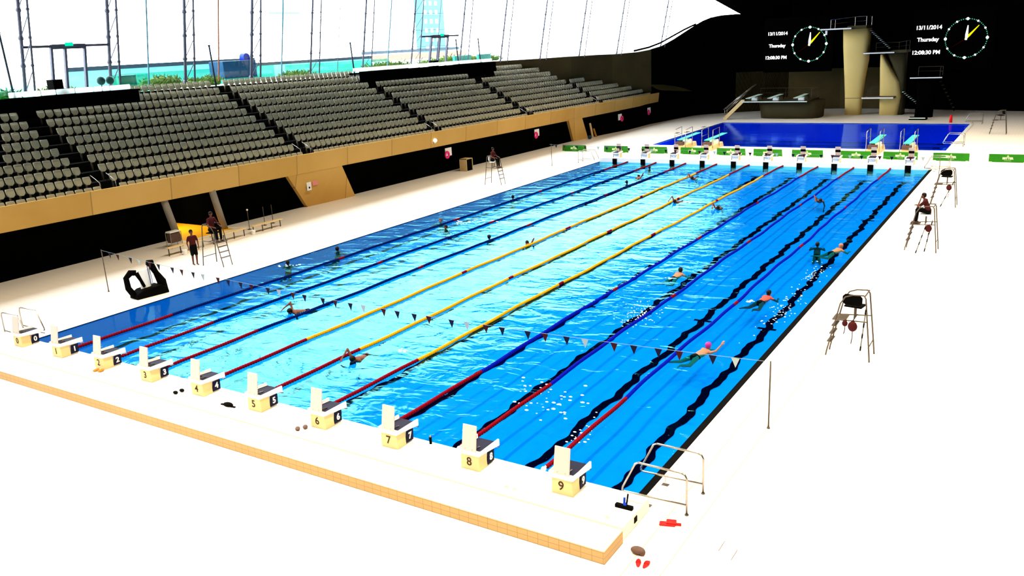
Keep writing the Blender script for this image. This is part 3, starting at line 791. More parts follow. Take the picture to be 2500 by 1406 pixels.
# black target strips on the bulkhead face
for i in range(10):
    x = 1.38 + 2.475 * i
    q = MB(); q.box(-0.2, 0.2, -0.02, 0.0, -0.7, 0.26)
    o = q.build('trim_target', 'black', loc=(x, fF(x) - 0.01, 0)); tag(o, 'black vertical strip on the bulkhead face under the %s far block from the left' % 'first second third fourth fifth sixth seventh eighth ninth tenth'.split()[i], None, 'black target strips', 'structure')

# ================================================================== LANE ROPES
def rope(i, col, lab):
    x = 2.5 * i
    r = empty('lane_rope', (x, 0, 0), 0, lab, 'lane rope', 'lane ropes across the racing pool')
    def seg(y0, y1, name, m):
        q = MB(); L = y1 - y0; n = max(4, int(L / 0.11)); vs = []; K = 7
        pts = []; rr = []
        for k in range(n + 1):
            for off, rad in ((0.0, 0.036), (0.3, 0.062), (0.75, 0.062)):
                y = y0 + (k + off) * L / (n + 1)
                ph = 0.7 * i
                pts.append((0.035 * math.sin(y * 0.55 + ph) + 0.02 * math.sin(y * 1.7 + ph), y, 0.015)); rr.append(rad)
        q.path(pts, rr, n=K)
        return q.build(name, m, r, smooth=False)
    ys_ = [(0.35, 5, 'red'), (5, 14.8, col), (14.8, 15.2, 'red'), (15.2, 24.7, col), (24.7, 25.3, 'red'), (25.3, 34.8, col), (34.8, 35.2, 'red'), (35.2, 45, col), (45, 49.5 + 0.09 * i, 'red')]
    for a, b_, m in ys_:
        o = seg(a, b_, 'end_floats' if (b_ - a > 4 and m == 'red') else ('marker_float' if m == 'red' else 'float_section'), m)
        if m == 'red': o['label'] = 'red floats'
    q = MB(); q.tube((0, 0.12, 0.02), (0, 0.4, 0.02), 0.03); q.sphere((0, 0.25, 0.0), 0.07, 8, 6); q.build('tension_hook', 'white', r, smooth=True)
labs = ['dark blue lane rope nearest the left wall', 'dark blue lane rope second from the left wall', 'dark blue lane rope just left of the yellow ones', 'leftmost of the three yellow lane ropes', 'middle of the three yellow lane ropes', 'rightmost of the three yellow lane ropes',
        'blue lane rope just right of the yellow ones', 'blue lane rope second from the right wall', 'blue lane rope nearest the right wall']
for i in range(1, 10):
    rope(i, 'dkblue' if i <= 3 else ('yellow' if i <= 6 else 'blue'), labs[i - 1])

# ================================================================== BACKSTROKE FLAGS
def flag_line(y, x0, x1, z0, z1, sag, lab, step, seq, size, start=0.6, slope=0.0):
    r = empty('backstroke_flag_line', (0, y, 0), math.atan(slope), lab, 'flag line')
    def zz(x):
        t = (x - x0) / (x1 - x0); return z0 + (z1 - z0) * t - sag * 4 * t * (1 - t)
    q = MB(); q.path([(x0 + (x1 - x0) * k / 40, 0, zz(x0 + (x1 - x0) * k / 40)) for k in range(41)], 0.007, n=5); q.build('cord', 'rope_line', r)
    x = x0 + start; k = 0
    mm = {'n': 'navy', 'r': 'maroon', 'w': 'pennant_white'}
    while x < x1 - 0.3:
        c = seq[k % len(seq)]
        if c != '-':
            z = zz(x) - 0.01; w_ = size * 0.42; h = size
            q = MB(); q.add([(x - w_, -0.004, z), (x + w_, -0.004, z), (x, -0.004 + 0.02, z - h), (x - w_, 0.004, z), (x + w_, 0.004, z), (x, 0.004 + 0.02, z - h)], [(0, 1, 2), (5, 4, 3), (0, 3, 4, 1), (1, 4, 5, 2), (2, 5, 3, 0)])
            o = q.build('pennant', mm[c], r); o['label'] = {'n': 'navy pennant', 'r': 'dark red pennant', 'w': 'white pennant'}[c]
        x += step[k % len(step)]; k += 1
flag_line(6.04, -3.5, 26.62, 1.92, 1.84, 0.42, 'near line of navy, dark red and white pennants across the racing pool', [0.62, 0.95, 0.62, 0.75], 'nrnwrn', 0.27, slope=-0.0464)
flag_line(46.2, -2.9, 26.0, 1.75, 1.45, 0.10, 'far line of small pennants in front of the far starting blocks', [0.75, 1.15], 'nrnrw', 0.27)
for (x, y, h, lab) in ((26.65, 4.8, 1.86, 'slim post holding the right end of the near flag line'), (-3.5, 6.2, 1.95, 'slim post holding the left end of the near flag line'), (26.06, 46.25, 1.5, 'slim post holding the right end of the far flag line'), (-2.75, 46.2, 1.8, 'slim post holding the left end of the far flag line')):
    r = empty('flag_post', (x, y, 0), 0, lab, 'post', 'posts holding the flag lines')
    q = MB(); q.tube((0, 0, 0), (0, 0, h), 0.022); q.build('pole', 'dsteel', r, smooth=True)
    q = MB(); q.tube((0, 0, 0), (0, 0, 0.05), 0.05, 0.03); q.build('foot', 'dsteel', r, smooth=True)

# ================================================================== LIFEGUARD CHAIRS
def make_chair():
    r = empty('lifeguard_chair')
    # x- side is the ladder (facing the pool)
    for s in (-1, 1):
        q = MB(); q.path([(-0.66, s * 0.27, 0.0), (-0.64, s * 0.27, 0.15), (-0.30, s * 0.3, 1.75), (-0.16, s * 0.32, 1.98), (0.05, s * 0.33, 2.06), (0.38, s * 0.33, 2.08)], 0.022); q.build('leg', 'dsteel', r, smooth=True)
        q = MB(); q.path([(0.66, s * 0.42, 0.0), (0.62, s * 0.40, 0.4), (0.44, s * 0.34, 1.98), (0.38, s * 0.33, 2.08)], 0.024); q.build('leg', 'dsteel', r, smooth=True)
        q = MB(); q.tube((-0.41, s * 0.29, 1.22), (0.52, s * 0.365, 1.26), 0.02); q.build('side_rail', 'dsteel', r)
    for k, z in enumerate((0.45, 0.72, 0.98)):
        x = -0.64 + (z - 0.15) * 0.2125
        q = MB(); q.box(x - 0.07, x + 0.07, -0.27, 0.27, z, z + 0.03); q.build('step', 'dsteel', r)
    q = MB(); q.box(-0.52, -0.12, -0.3, 0.3, 1.2, 1.23); q.build('footboard', 'dsteel', r)
    q = MB(); q.tube((0.60, -0.40, 0.45), (0.60, 0.40, 0.45), 0.018); q.build('brace', 'dsteel', r)
    q = MB(); q.tube((0.1, -0.1, 1.24), (0.1, -0.1, 1.62), 0.025); q.tube((0.1, 0.1, 1.24), (0.1, 0.1, 1.62), 0.025); q.tube((0.1, -0.37, 1.25), (0.1, 0.37, 1.25), 0.02); q.build('seat_post', 'dsteel', r)
    q = MB(); q.tube((0.42, -0.33, 2.08), (0.42, 0.33, 2.08), 0.022); q.build('top_rail', 'dsteel', r)
    return r
ch0 = make_chair()
def add_seat(r, ang):
    s = empty('swivel_seat', (0.08, 0, 0)); s.parent = r; s.rotation_euler = (0, 0, ang)
    q = MB(); q.box(-0.24, 0.22, -0.27, 0.27, 1.62, 1.67); q.build('seat_pad', 'white' if ang == 0 else 'rubber', s, bevel=0.02)
    q = MB(); q.prism([(-0.22, 1.72), (0.22, 1.72), (0.3, 1.80), (0.3, 1.98), (0.22, 2.06), (-0.22, 2.06), (-0.3, 1.98), (-0.3, 1.80)], 'x', 0.24, 0.29); q.build('backrest', 'rubber' if ang else 'white', s, bevel=0.015)
CH = [((27.42, 11.1, 0), 0.0, -PI / 2 - 0.15, 'lifeguard chair with black seat, nearest on the right deck'),
      ((27.58, 26.1, 0), 0.0, 0.0, 'lifeguard chair with the seated guard on the right deck'),
      ((27.3, 37.2, 0), 0.0, -PI / 2 - 0.1, 'empty lifeguard chair behind the occupied one, near the far right corner'),
      ((27.9, 72.9, 0), 0.0, 0.5, 'empty lifeguard chair beside the diving pool'),
      ((-2.6, 11.7, 0), PI, -PI / 2 + 0.2, 'lifeguard chair beside the lit corridor on the left deck'),
      ((-2.3, 36.9, 0), PI, 0.0, 'occupied lifeguard chair halfway along the left deck')]
chairs = []
for k, (loc, rz, sa, lab) in enumerate(CH):
    c = ch0 if k == 0 else copy_tree(ch0)
    c.location = loc; c.rotation_euler = (0, 0, rz); tag(c, lab, 'chair', 'tall steel lifeguard chairs'); chairs.append(c)
for c, (loc, rz, sa, lab) in zip(chairs, CH): add_seat(c, sa)
# rescue gear hanging from the chairs
def rescue_bag(loc, lab, s=1.0):
    r = empty('rescue_bag', loc, 0, lab, 'bag', 'red rescue bags hanging from lifeguard chairs')
    q = MB(); q.sphere((0, 0, -0.18 * s), 0.15 * s, 12, 8, sc=(0.95, 0.7, 1.1)); q.build('bag_body', 'maroon', r, smooth=True)
    q = MB(); q.path([(-0.02, 0, 0.0), (-0.06, 0.01, -0.08 * s), (0.05, 0, -0.06 * s), (0.02, 0, 0.02)], 0.012); q.build('strap', 'rubber', r)
    q = MB(); q.path([(0, 0, -0.3 * s), (0.01, 0, -0.5 * s), (-0.02, 0, -0.75 * s)], 0.012); q.build('hanging_cord', 'rubber', r)
rescue_bag((27.53, 10.72, 1.26), 'round dark red rescue bag hanging under the nearest chair')
rescue_bag((27.30, 10.72, 1.26), 'small dark red pouch hanging left of the round bag on the nearest chair', 0.6)
rescue_bag((27.85, 25.73, 1.27), 'dark red rescue bag hanging under the occupied right chair')
rescue_bag((27.55, 36.83, 1.27), 'dark red rescue bag hanging under the empty chair behind the guard')
def pole(loc0, loc1, lab):
    r = empty('rescue_pole', loc0, 0, lab, 'pole', 'rescue poles leaning on lifeguard chairs')
    d_ = V(loc1) - V(loc0)
    q = MB(); q.tube((0, 0, 0), d_, 0.016); q.build('shaft', 'dsteel', r, smooth=True)
    for t in (0.0, 0.3, 0.55, 0.85):
        q = MB(); q.tube(d_ * t, d_ * (t + 0.10), 0.024); q.build('grip', 'rubber', r, smooth=True)
pole((27.65, 11.6, 0.02), (27.9, 10.66, 1.75), 'pole with black grips leaning on the nearest chair')
pole((27.75, 25.75, 0.02), (28.0, 25.68, 1.5), 'pole with black grips leaning on the occupied right chair')
pole((27.2, 36.75, 0.02), (27.8, 36.8, 1.5), 'pole with black grips leaning on the empty chair behind the guard')
pole((27.45, 25.3, 0.02), (27.75, 25.67, 1.25), 'slanting pole on the pool side of the occupied right chair')

# ================================================================== PEOPLE
def caps_mesh(caps, voxel, name):
    bm = bmesh.new()
    for c in caps:
        p0, r0, p1, r1 = V(c[0]), c[1], V(c[2]), c[3]
        sc = c[4] if len(c) > 4 else (1, 1, 1)
        q = MB()
        n = 14
        dd = p1 - p0; L = dd.length
        ax = dd.normalized() if L > 1e-6 else V((0, 0, 1))
        a = ax.orthogonal().normalized() if len(c) <= 5 else (V(c[5]) - ax * V(c[5]).dot(ax)).normalized()
        b_ = ax.cross(a)
        prof = []
        for k in range(6):
            t = -PI / 2 + PI / 2 * k / 5; prof.append((r0 * math.sin(t), r0 * math.cos(t)))
        for k in range(6):
            t = PI / 2 * k / 5; prof.append((L + r1 * math.sin(t), r1 * math.cos(t)))
        vs = []
        for (h, rad) in prof:
            for i in range(n):
                th = 2 * PI * i / n
                vs.append(p0 + ax * h + a * (max(rad, 1e-4) * sc[0] * math.cos(th)) + b_ * (max(rad, 1e-4) * sc[1] * math.sin(th)))
        fs = [(j * n + i, j * n + (i + 1) % n, (j + 1) * n + (i + 1) % n, (j + 1) * n + i) for j in range(len(prof) - 1) for i in range(n)]
        fs += [tuple(range(n))[::-1], tuple(range((len(prof) - 1) * n, len(prof) * n))]
        vv = [bm.verts.new(v) for v in vs]
        for f in fs: bm.faces.new([vv[i] for i in f])
    bmesh.ops.recalc_face_normals(bm, faces=bm.faces)
    me = bpy.data.meshes.new('tmp'); bm.to_mesh(me); bm.free()
    t = bpy.data.objects.new('tmp', me); COL.objects.link(t)
    md = t.modifiers.new('r', 'REMESH'); md.mode = 'VOXEL'; md.voxel_size = voxel; md.use_smooth_shade = True
    sm = t.modifiers.new('s', 'SMOOTH'); sm.iterations = 2; sm.factor = 0.5
    dg = bpy.context.evaluated_depsgraph_get()
    out = bpy.data.meshes.new_from_object(t.evaluated_get(dg)); out.name = name
    bpy.data.objects.remove(t); bpy.data.meshes.remove(me)
    out.materials.clear()
    for p in out.polygons: p.use_smooth = True
    return out
def mobj(name, me, m, parent):
    me.materials.append(M[m]); o = bpy.data.objects.new(name, me); COL.objects.link(o); o.parent = parent; return o
def hand(caps, w, d_, nrm, side=1, curl=0.5):
    """palm and five fingers from wrist w along d_, palm normal nrm"""
    w = V(w); d_ = V(d_).normalized(); nrm = (V(nrm) - d_ * V(nrm).dot(d_)).normalized(); lat = d_.cross(nrm) * side
    caps.append((w, 0.024, w + d_ * 0.03, 0.026))
    for k, (o, L) in enumerate(((-0.030, 0.068), (-0.010, 0.078), (0.010, 0.073), (0.030, 0.058))):
        k0 = w + d_ * 0.02 + lat * o * 0.7; k1 = w + d_ * 0.088 + lat * o
        caps.append((k0, 0.014, k1, 0.012))
        dd = (d_ * math.cos(curl * 0.6) + nrm * math.sin(curl * 0.6)).normalized(); k2 = k1 + dd * L * 0.5
        d3 = (d_ * math.cos(curl * 1.4) + nrm * math.sin(curl * 1.4)).normalized(); k3 = k2 + d3 * L * 0.5
        caps.append((k1, 0.0105, k2, 0.0095)); caps.append((k2, 0.0095, k3, 0.008))
    t0 = w + d_ * 0.03 - lat * 0.025; t1 = t0 + (d_ * 0.6 - lat * 0.7 + nrm * 0.3).normalized() * 0.04; t2 = t1 + (d_ * 0.9 - lat * 0.2 + nrm * 0.4).normalized() * 0.032
    caps.append((t0, 0.014, t1, 0.011)); caps.append((t1, 0.011, t2, 0.009))
def head(caps, c, fwd, up=(0, 0, 1)):
    c = V(c); f = V(fwd).normalized(); u = V(up); u = (u - f * u.dot(f)).normalized(); l = u.cross(f)
    caps.append((c + u * 0.03 - f * 0.012, 0.088, c + u * 0.035 - f * 0.03, 0.090))
    caps.append((c - u * 0.04 + f * 0.015, 0.066, c - u * 0.075 + f * 0.035, 0.040))
    caps.append((c + u * 0.0 + f * 0.085, 0.012, c - u * 0.03 + f * 0.098, 0.014))
    caps.append((c - u * 0.062 + f * 0.075 - l * 0.015, 0.008, c - u * 0.062 + f * 0.075 + l * 0.015, 0.008))
    for s in (-1, 1):
        caps.append((c + l * s * 0.085 + u * 0.01, 0.014, c + l * s * 0.088 - u * 0.02, 0.010))
    return f, u, l
def hair_caps(c, f, u, l, r=0.097, long=False):
    c = V(c)
    L = [(c + u * 0.05 - f * 0.025, r, c + u * 0.045 - f * 0.045, r - 0.002), (c + u * 0.0 - f * 0.05, r - 0.015, c + u * 0.03 - f * 0.05, r - 0.01)]
    if long: L.append((c - f * 0.085 + u * 0.05, 0.045, c - f * 0.11 - u * 0.02, 0.03))
    return L
def eyes(parent, c, f, u, l):
    q = MB()
    for s in (-1, 1):
        q.sphere(tuple(V(c) + f * 0.082 + u * 0.005 + l * s * 0.03), 0.011, 8, 6)
    q.build('eyes', 'hair', parent, smooth=True)

# seated guard (right): local frame: facing -x, seat top z = 1.69
def seated_guard(loc, rz, lab, chin=True, shirt='maroon', skin='dkskin', head_turn=0.0):
    r = empty('person', loc, rz, lab, 'person')
    caps = []
    hip = V((0.10, 0, 1.79)); sh = V((-0.06, 0, 2.26)) if chin else V((0.05, 0, 2.31))
    caps.append((hip, 0.13, hip.lerp(sh, .5), 0.12, (0.85, 1.2), (1, 0, 0)))
    caps.append((hip.lerp(sh, .5), 0.12, sh - V((0, 0, 0.04)), 0.12, (0.8, 1.35), (1, 0, 0)))
    caps.append((sh + V((0, -0.12, 0.0)), 0.075, sh + V((0, 0.12, 0.0)), 0.075))
    hc = sh + V((-0.10, 0, 0.22)) if chin else sh + V((-0.04, 0, 0.24))
    caps.append((sh, 0.055, hc - V((0, 0, 0.05)), 0.05))
    f = V((-1, head_turn, -0.15)).normalized(); f, u, l = head(caps, hc, f)
    knees = [V((-0.36, s * 0.13, 1.86)) for s in (-1, 1)]
    ank = [V((-0.38, s * 0.12, 1.33)) for s in (-1, 1)]
    for s, k, a in zip((-1, 1), knees, ank):
        caps.append((hip + V((0, s * 0.09, 0)), 0.10, k, 0.065)); caps.append((k, 0.062, a, 0.042))
        caps.append((a + V((0.03, 0, -0.045)), 0.04, a + V((-0.17, 0, -0.065)), 0.028))
    # arms
    for s in (-1, 1):
        S = sh + V((0, s * 0.19, 0.0))
        if chin and s == -1: E_ = V((-0.36, -0.10, 1.97)); Wr = hc + V((-0.10, -0.03, -0.15)); hd = V((0.1, 0.1, 1)); nr = V((1, 0, 0))
        elif chin: E_ = V((-0.30, 0.20, 1.99)); Wr = V((-0.42, -0.02, 2.06)); hd = V((-0.3, -1, 0.3)); nr = V((0, 0, -1))
        else: E_ = V((-0.05, s * 0.30, 2.02)); Wr = V((-0.30, s * 0.20, 1.96)); hd = V((-1, -s * 0.1, -0.1)); nr = V((0, 0, -1))
        caps.append((S, 0.052, E_, 0.040)); caps.append((E_, 0.040, Wr, 0.027)); hand(caps, Wr, hd, nr, s, 0.6)
    body = mobj('body', caps_mesh(caps, 0.0085, 'body'), skin, r)
    sc_ = [(hip + V((0, 0, 0.02)), 0.14, hip.lerp(sh, .5), 0.132, (0.9, 1.22), (1, 0, 0)), (hip.lerp(sh, .5), 0.132, sh - V((0, 0, 0.03)), 0.13, (0.85, 1.35), (1, 0, 0)), (sh + V((0, -0.13, 0)), 0.088, sh + V((0, 0.13, 0)), 0.088)]
    for s in (-1, 1):
        S = sh + V((0, s * 0.19, 0)); E_ = V((-0.36, -0.10, 1.97)) if (chin and s == -1) else (V((-0.30, 0.20, 1.99)) if chin else V((-0.05, s * 0.30, 2.02)))
        sc_.append((S, 0.068, S.lerp(E_, 0.55), 0.058))
    mobj('shirt', caps_mesh(sc_, 0.014, 'shirt'), shirt, r)
    tc = [(hip, 0.145, hip + V((-0.04, 0, 0.0)), 0.14, (0.9, 1.25), (0, 0, 1))]
    for s, k, a in zip((-1, 1), knees, ank): tc += [(hip + V((0, s * 0.09, 0)), 0.108, k, 0.078), (k, 0.078, a + V((0, 0, 0.04)), 0.06)]
    mobj('trousers', caps_mesh(tc, 0.014, 'trousers'), 'cloth_black', r)
    mobj('hair', caps_mesh(hair_caps(hc, f, u, l), 0.012, 'hair'), 'hair', r)
    for s, a in zip((-1, 1), ank):
        me = caps_mesh([(a + V((0.04, 0, -0.05)), 0.048, a + V((-0.18, 0, -0.068)), 0.036)], 0.012, 'shoe'); mobj('shoe', me, 'brown', r)
    eyes(body, hc, f, u, l)
    return r
seated_guard((27.66, 26.1, 0), 0, 'person in dark red shirt seated on the right lifeguard chair, chin on hand', True)
seated_guard((-2.38, 36.9, 0), PI, 'person in a red top seated on the lifeguard chair halfway along the left deck', False)
seated_guard((-2.68, 11.7, 0), PI, 'person in a red and black top seated on the chair beside the lit corridor', False, 'maroon', 'dkskin', 0.4)
def standing(loc, rz, lab):
    r = empty('person', loc, rz, lab, 'person')
    caps = []; hip = V((0, 0, 0.95)); ch = V((0, 0, 1.3)); sh = V((0, 0, 1.45)); hc = V((0.01, 0, 1.66))
    caps += [(hip, 0.14, V((0, 0, 1.12)), 0.11, (0.8, 1.2), (1, 0, 0)), (V((0, 0, 1.1)), 0.11, ch, 0.13, (0.75, 1.25), (1, 0, 0)), (sh + V((0, -.12, -.03)), 0.07, sh + V((0, .12, -.03)), 0.07), (sh, 0.055, hc - V((0, 0, .06)), 0.05)]
    f, u, l = head(caps, hc, (1, 0.1, 0))
    for s in (-1, 1):
        k = V((0.03 * s + 0.02, s * 0.09, 0.50)); a = V((-0.02 + 0.05 * s, s * 0.08, 0.09))
        caps += [(hip + V((0, s * .08, -.03)), 0.095, k, 0.06), (k, 0.06, a, 0.038), (a + V((-.03, 0, -.04)), 0.038, a + V((.17, 0, -.06)), 0.025)]
        S = sh + V((0, s * .18, -.03)); E_ = V((-0.02, s * 0.27, 1.15)); Wr = V((0.06, s * 0.25, 0.90)); caps += [(S, 0.05, E_, 0.038), (E_, 0.038, Wr, 0.026)]; hand(caps, Wr, (0.1, 0, -1), (0, -s, 0), s, 0.4)
    body = mobj('body', caps_mesh(caps, 0.009, 'body'), 'dkskin', r)
    mobj('shirt', caps_mesh([(hip + V((0, 0, .05)), 0.15, V((0, 0, 1.15)), 0.125, (0.85, 1.2), (1, 0, 0)), (V((0, 0, 1.1)), 0.125, ch, 0.142, (0.8, 1.25), (1, 0, 0)), (sh + V((0, -.15, -.035)), 0.082, sh + V((0, .15, -.035)), 0.082), (sh + V((0, .18, -.03)), .062, V((-.01, .24, 1.25)), .055), (sh + V((0, -.18, -.03)), .062, V((-.01, -.24, 1.25)), .055)], 0.014, 'shirt'), 'maroon', r)
    mobj('shorts', caps_mesh([(hip, 0.15, hip + V((0, 0, .06)), 0.145, (0.88, 1.22), (1, 0, 0)), (hip + V((0, .08, -.03)), .105, V((.04, .09, .55)), .085), (hip + V((0, -.08, -.03)), .105, V((0, -.09, .55)), .085)], 0.014, 'shorts'), 'cloth_black', r)
    mobj('hair', caps_mesh(hair_caps(hc, f, u, l), 0.012, 'hair'), 'hair', r)
    eyes(body, hc, f, u, l)
standing((-3.82, 11.27, 0), -0.3, 'person in a dark red shirt and black shorts standing on the left deck')

# swimmers, local frame: swims toward +y, water at z=0
def swimmer_mesh(kind):
    caps = []; suit = []; W0 = -0.035
    if kind == 'upright':
        hc = V((0, 0, 0.10)); sh = V((0, 0, -0.10)); hip = V((0, -0.16, -0.50))
        caps += [(hip, 0.12, sh - V((0, 0, .12)), 0.12, (1.3, 0.8), (1, 0, 0)), (sh + V((-.14, 0, 0)), 0.062, sh + V((.14, 0, 0)), 0.062), (sh, 0.055, hc - V((0, 0, .05)), 0.05)]
        f, u, l = head(caps, hc, (0, 1, 0.05))
        for s in (-1, 1):
            caps += [(sh + V((s * .17, 0, 0)), .048, V((s * .34, .14, -.2)), .036), (V((s * .34, .14, -.2)), .036, V((s * .30, .38, -.16)), .026)]; hand(caps, (s * .30, .38, -.16), (-.3 * s, 1, 0), (0, 0, -1), s, 0.3)
            caps += [(hip + V((s * .08, 0, 0)), .09, V((s * .14, -.40, -.66)), .055), (V((s * .14, -.40, -.66)), .055, V((s * .16, -.75, -.6)), .035), (V((s * .16, -.75, -.6)), .035, V((s * .18, -.93, -.58)), .022)]
        hips = (hip, .128, hip + V((0, .03, .08)), .125, (1.3, .85), (1, 0, 0))
    elif kind in ('back', 'reach'):
        hc = V((0, .22, .16)); sh = V((0, .10, .02)); hip = V((0, -.38, -.10))
        caps += [(hip, .125, hip.lerp(sh, .5), .125, (1.2, .8), (1, 0, 0)), (hip.lerp(sh, .5), .125, sh - V((0, .05, 0.02)), .125, (1.35, .8), (1, 0, 0)), (sh + V((-.14, 0, 0)), .07, sh + V((.14, 0, 0)), .07), (sh, .055, hc - V((0, .03, .05)), .05)]
        f, u, l = head(caps, hc, (0, 1, -0.1))
        for s in (-1, 1):
            if kind == 'reach' and s == 1:
                caps += [(sh + V((.18, 0, -.02)), .05, V((.42, .14, .12)), .038), (V((.42, .14, .12)), .038, V((.50, .30, .32)), .026)]; hand(caps, (.50, .30, .32), (.2, .5, 1), (0, 1, -.4), s, 0.3)
            else:
                caps += [(sh + V((s * .18, 0, -.02)), .05, V((s * .36, .25, -.12)), .038), (V((s * .36, .25, -.12)), .038, V((s * .22, .48, -.10)), .026)]; hand(caps, (s * .22, .48, -.10), (-.4 * s, 1, 0), (0, 0, -1), s, 0.3)
            caps += [(hip + V((s * .08, 0, 0)), .095, V((s * .22, -.78, -.22)), .058), (V((s * .22, -.78, -.22)), .058, V((s * .2, -1.15, -.14)), .036), (V((s * .2, -1.15, -.14)), .036, V((s * .28, -1.33, -.14)), .022)]
        hips = (hip + V((0, -.03, 0)), .135, hip + V((0, .08, .01)), .132, (1.2, .85), (1, 0, 0))
    else:
        hc = V((0, .32, .06)); sh = V((0, .14, .0)); hip = V((0, -.40, -.08))
        caps += [(hip, .12, hip.lerp(sh, .5), .12, (1.2, .8), (1, 0, 0)), (hip.lerp(sh, .5), .12, sh - V((0, .05, 0.0)), .125, (1.35, .8), (1, 0, 0)), (sh + V((-.14, 0, 0)), .068, sh + V((.14, 0, .04)), .068), (sh, .055, hc - V((0, .05, .02)), .05)]
        f, u, l = head(caps, hc, (0.2, 1, -0.9), (0, 1, 1))
        S = sh + V((.18, 0, .05)); E_ = V((.34, .12, .34)); Wr = V((.30, .46, .16))
        caps += [(S, .052, E_, .038), (E_, .038, Wr, .026)]; hand(caps, Wr, (-.05, .8, -.6), (0, -.6, -.8), 1, 0.2)
        S = sh + V((-.18, 0, -.02)); E_ = V((-.26, .14, -.28)); Wr = V((-.2, .30, -.48)); caps += [(S, .05, E_, .038), (E_, .038, Wr, .026)]; hand(caps, Wr, (0.1, .1, -1), (0, -1, 0), -1, 0.2)
        for s in (-1, 1):
            z = -.12 + .05 * s; caps += [(hip + V((s * .08, 0, 0)), .092, V((s * .10, -.85, z)), .056), (V((s * .10, -.85, z)), .056, V((s * .10, -1.25, z + .03)), .036), (V((s * .1, -1.25, z + .03)), .034, V((s * .11, -1.45, z + .02)), .02)]
        hips = (hip + V((0, -.03, 0)), .13, hip + V((0, .08, .0)), .128, (1.2, .85), (1, 0, 0))
    body = caps_mesh(caps, 0.0095, 'body'); hr = caps_mesh(hair_caps(hc, f, u, l, 0.099), 0.012, 'hair'); ht = caps_mesh([hips], 0.014, 'swimwear')
    return body, hr, ht
SW = {k: swimmer_mesh(k) for k in ('upright', 'back', 'reach', 'free')}
def swimmer(kind, x, y, rz, lab, skin='dkskin', cap='hair', z=-0.03, long=False):
    r = empty('person', (x, y, z), rz, lab, 'person', 'swimmers in the racing pool')
    b_, h, t = [m.copy() for m in SW[kind]]
    mobj('body', b_, skin, r); mobj('swim_cap' if cap != 'hair' else 'hair', h, cap, r); mobj('swimwear', t, 'cloth_black', r)
swimmer('upright', 7.2, 21.4, 0.2, 'dark-haired swimmer upright beside the third dark blue rope, mid-pool')
swimmer('upright', 1.1, 16.3, 0, 'swimmer with only the head showing in the leftmost lane, nearer to the hoist')
swimmer('upright', 0.76, 13.1, 0.5, 'swimmer closest to the left edge, just past the near flags')
swimmer('upright', 1.95, 24.2, PI, 'swimmer with pale head in the leftmost lane at mid-length', 'skin', 'brown')
swimmer('upright', 3.4, 22.7, PI, 'swimmer low in the water right of the leftmost rope')
swimmer('upright', 2.0, 32.3, 0.3, 'dark-headed swimmer far up the leftmost lane')
swimmer('upright', 6.9, 39.7, 0, 'dark-headed swimmer far up the third lane from the left')
swimmer('upright', 5.7, 46.6, 0.3, 'small dark head just in front of the far blocks, third lane from the left')
swimmer('free', 6.7, 42.2, 0.4, 'swimmer crawling face down beside the third dark blue rope, far end', 'dkskin')
swimmer('free', 10.6, 43.0, PI, 'dark swimmer between the two left yellow ropes near the far end')
swimmer('free', 12.8, 34.2, PI - 0.3, 'front crawl swimmer with light splash just right of the middle yellow rope')
swimmer('free', 15.8, 33.0, PI + 0.2, 'dark-capped swimmer just right of the rightmost yellow rope')
swimmer('free', 20.7, 36.9, PI + 0.3, 'small swimmer between the two right-hand blue ropes, far half')
swimmer('upright', 23.2, 25.3, 0.2, 'dark-headed swimmer left of the pair in the rightmost lane')
swimmer('back', 24.2, 24.9, -0.6, 'bare-backed swimmer right of the pair in the rightmost lane', 'skin', 'skin')
swimmer('back', 19.0, 18.2, -0.2, 'bare-shouldered swimmer seen from behind in the lane right of the first blue rope', 'skin')
swimmer('back', 23.35, 16.2, -0.3, 'swimmer in red seen from behind in the rightmost lane', 'redskin')
swimmer('reach', 23.2, 9.6, -0.5, 'swimmer with a purple cap and raised arm in the rightmost lane', 'skin', 'pinkcap')
swimmer('free', 13.0, 4.35, PI + 0.05, 'front crawl swimmer with bent arm lifted over the middle yellow rope')
swimmer('free', 9.8, 21.0, 0.6, 'submerged swimmer beside the leftmost yellow rope, mid-pool', 'dkskin', 'hair', -0.1)
swimmer('free', 7.0, 7.5, PI - 0.4, 'swimmer just under the near flags beside the third dark blue rope', 'dkskin')

# ================================================================== RAILS AND LADDERS
def pool_rail(loc, rz, lab, pair=1.0, grp='steel handrails at the pool ladders'):
    r = empty('pool_ladder_rail', loc, rz, lab, 'handrail', grp)
    for k in (0, 1):
        yy = k * pair
        q = MB(); q.path([(0.55, yy, 0), (0.55, yy, 0.86), (0.50, yy, 0.95), (0.40, yy, 0.98), (-0.55, yy, 1.0), (-0.64, yy, 0.96), (-0.95, yy, 0.32), (-0.96, yy, 0.25), (-0.90, yy, 0.22), (0.55, yy, 0.24)], 0.024, n=10)
        q.build('hoop_rail', 'steel', r, smooth=True)
        q = MB(); q.tube((-0.35, yy, 0.0), (-0.35, yy, 0.23), 0.012); q.box(-0.43, -0.27, yy - 0.06, yy + 0.06, 0, 0.012); q.build('foot_stub', 'steel', r)
        q = MB(); q.tube((0.55, yy, 0), (0.55, yy, 0.025), 0.045); q.build('base_flange', 'dsteel', r, smooth=True)
pool_rail((25.75, -0.2, 0), 0, 'pair of large steel hoop rails at the near right pool corner', 1.03)
pool_rail((25.75, 49.6, 0), 0, 'pair of steel hoop rails at the far right corner of the racing pool', 1.0)
pool_rail((25.4, 63.6, 0), 0, 'pair of steel hoop rails on the right side of the diving pool, near end', 1.0)
pool_rail((25.5, 81.2, 0), 0, 'pair of steel hoop rails at the far right corner of the diving pool', 1.0)
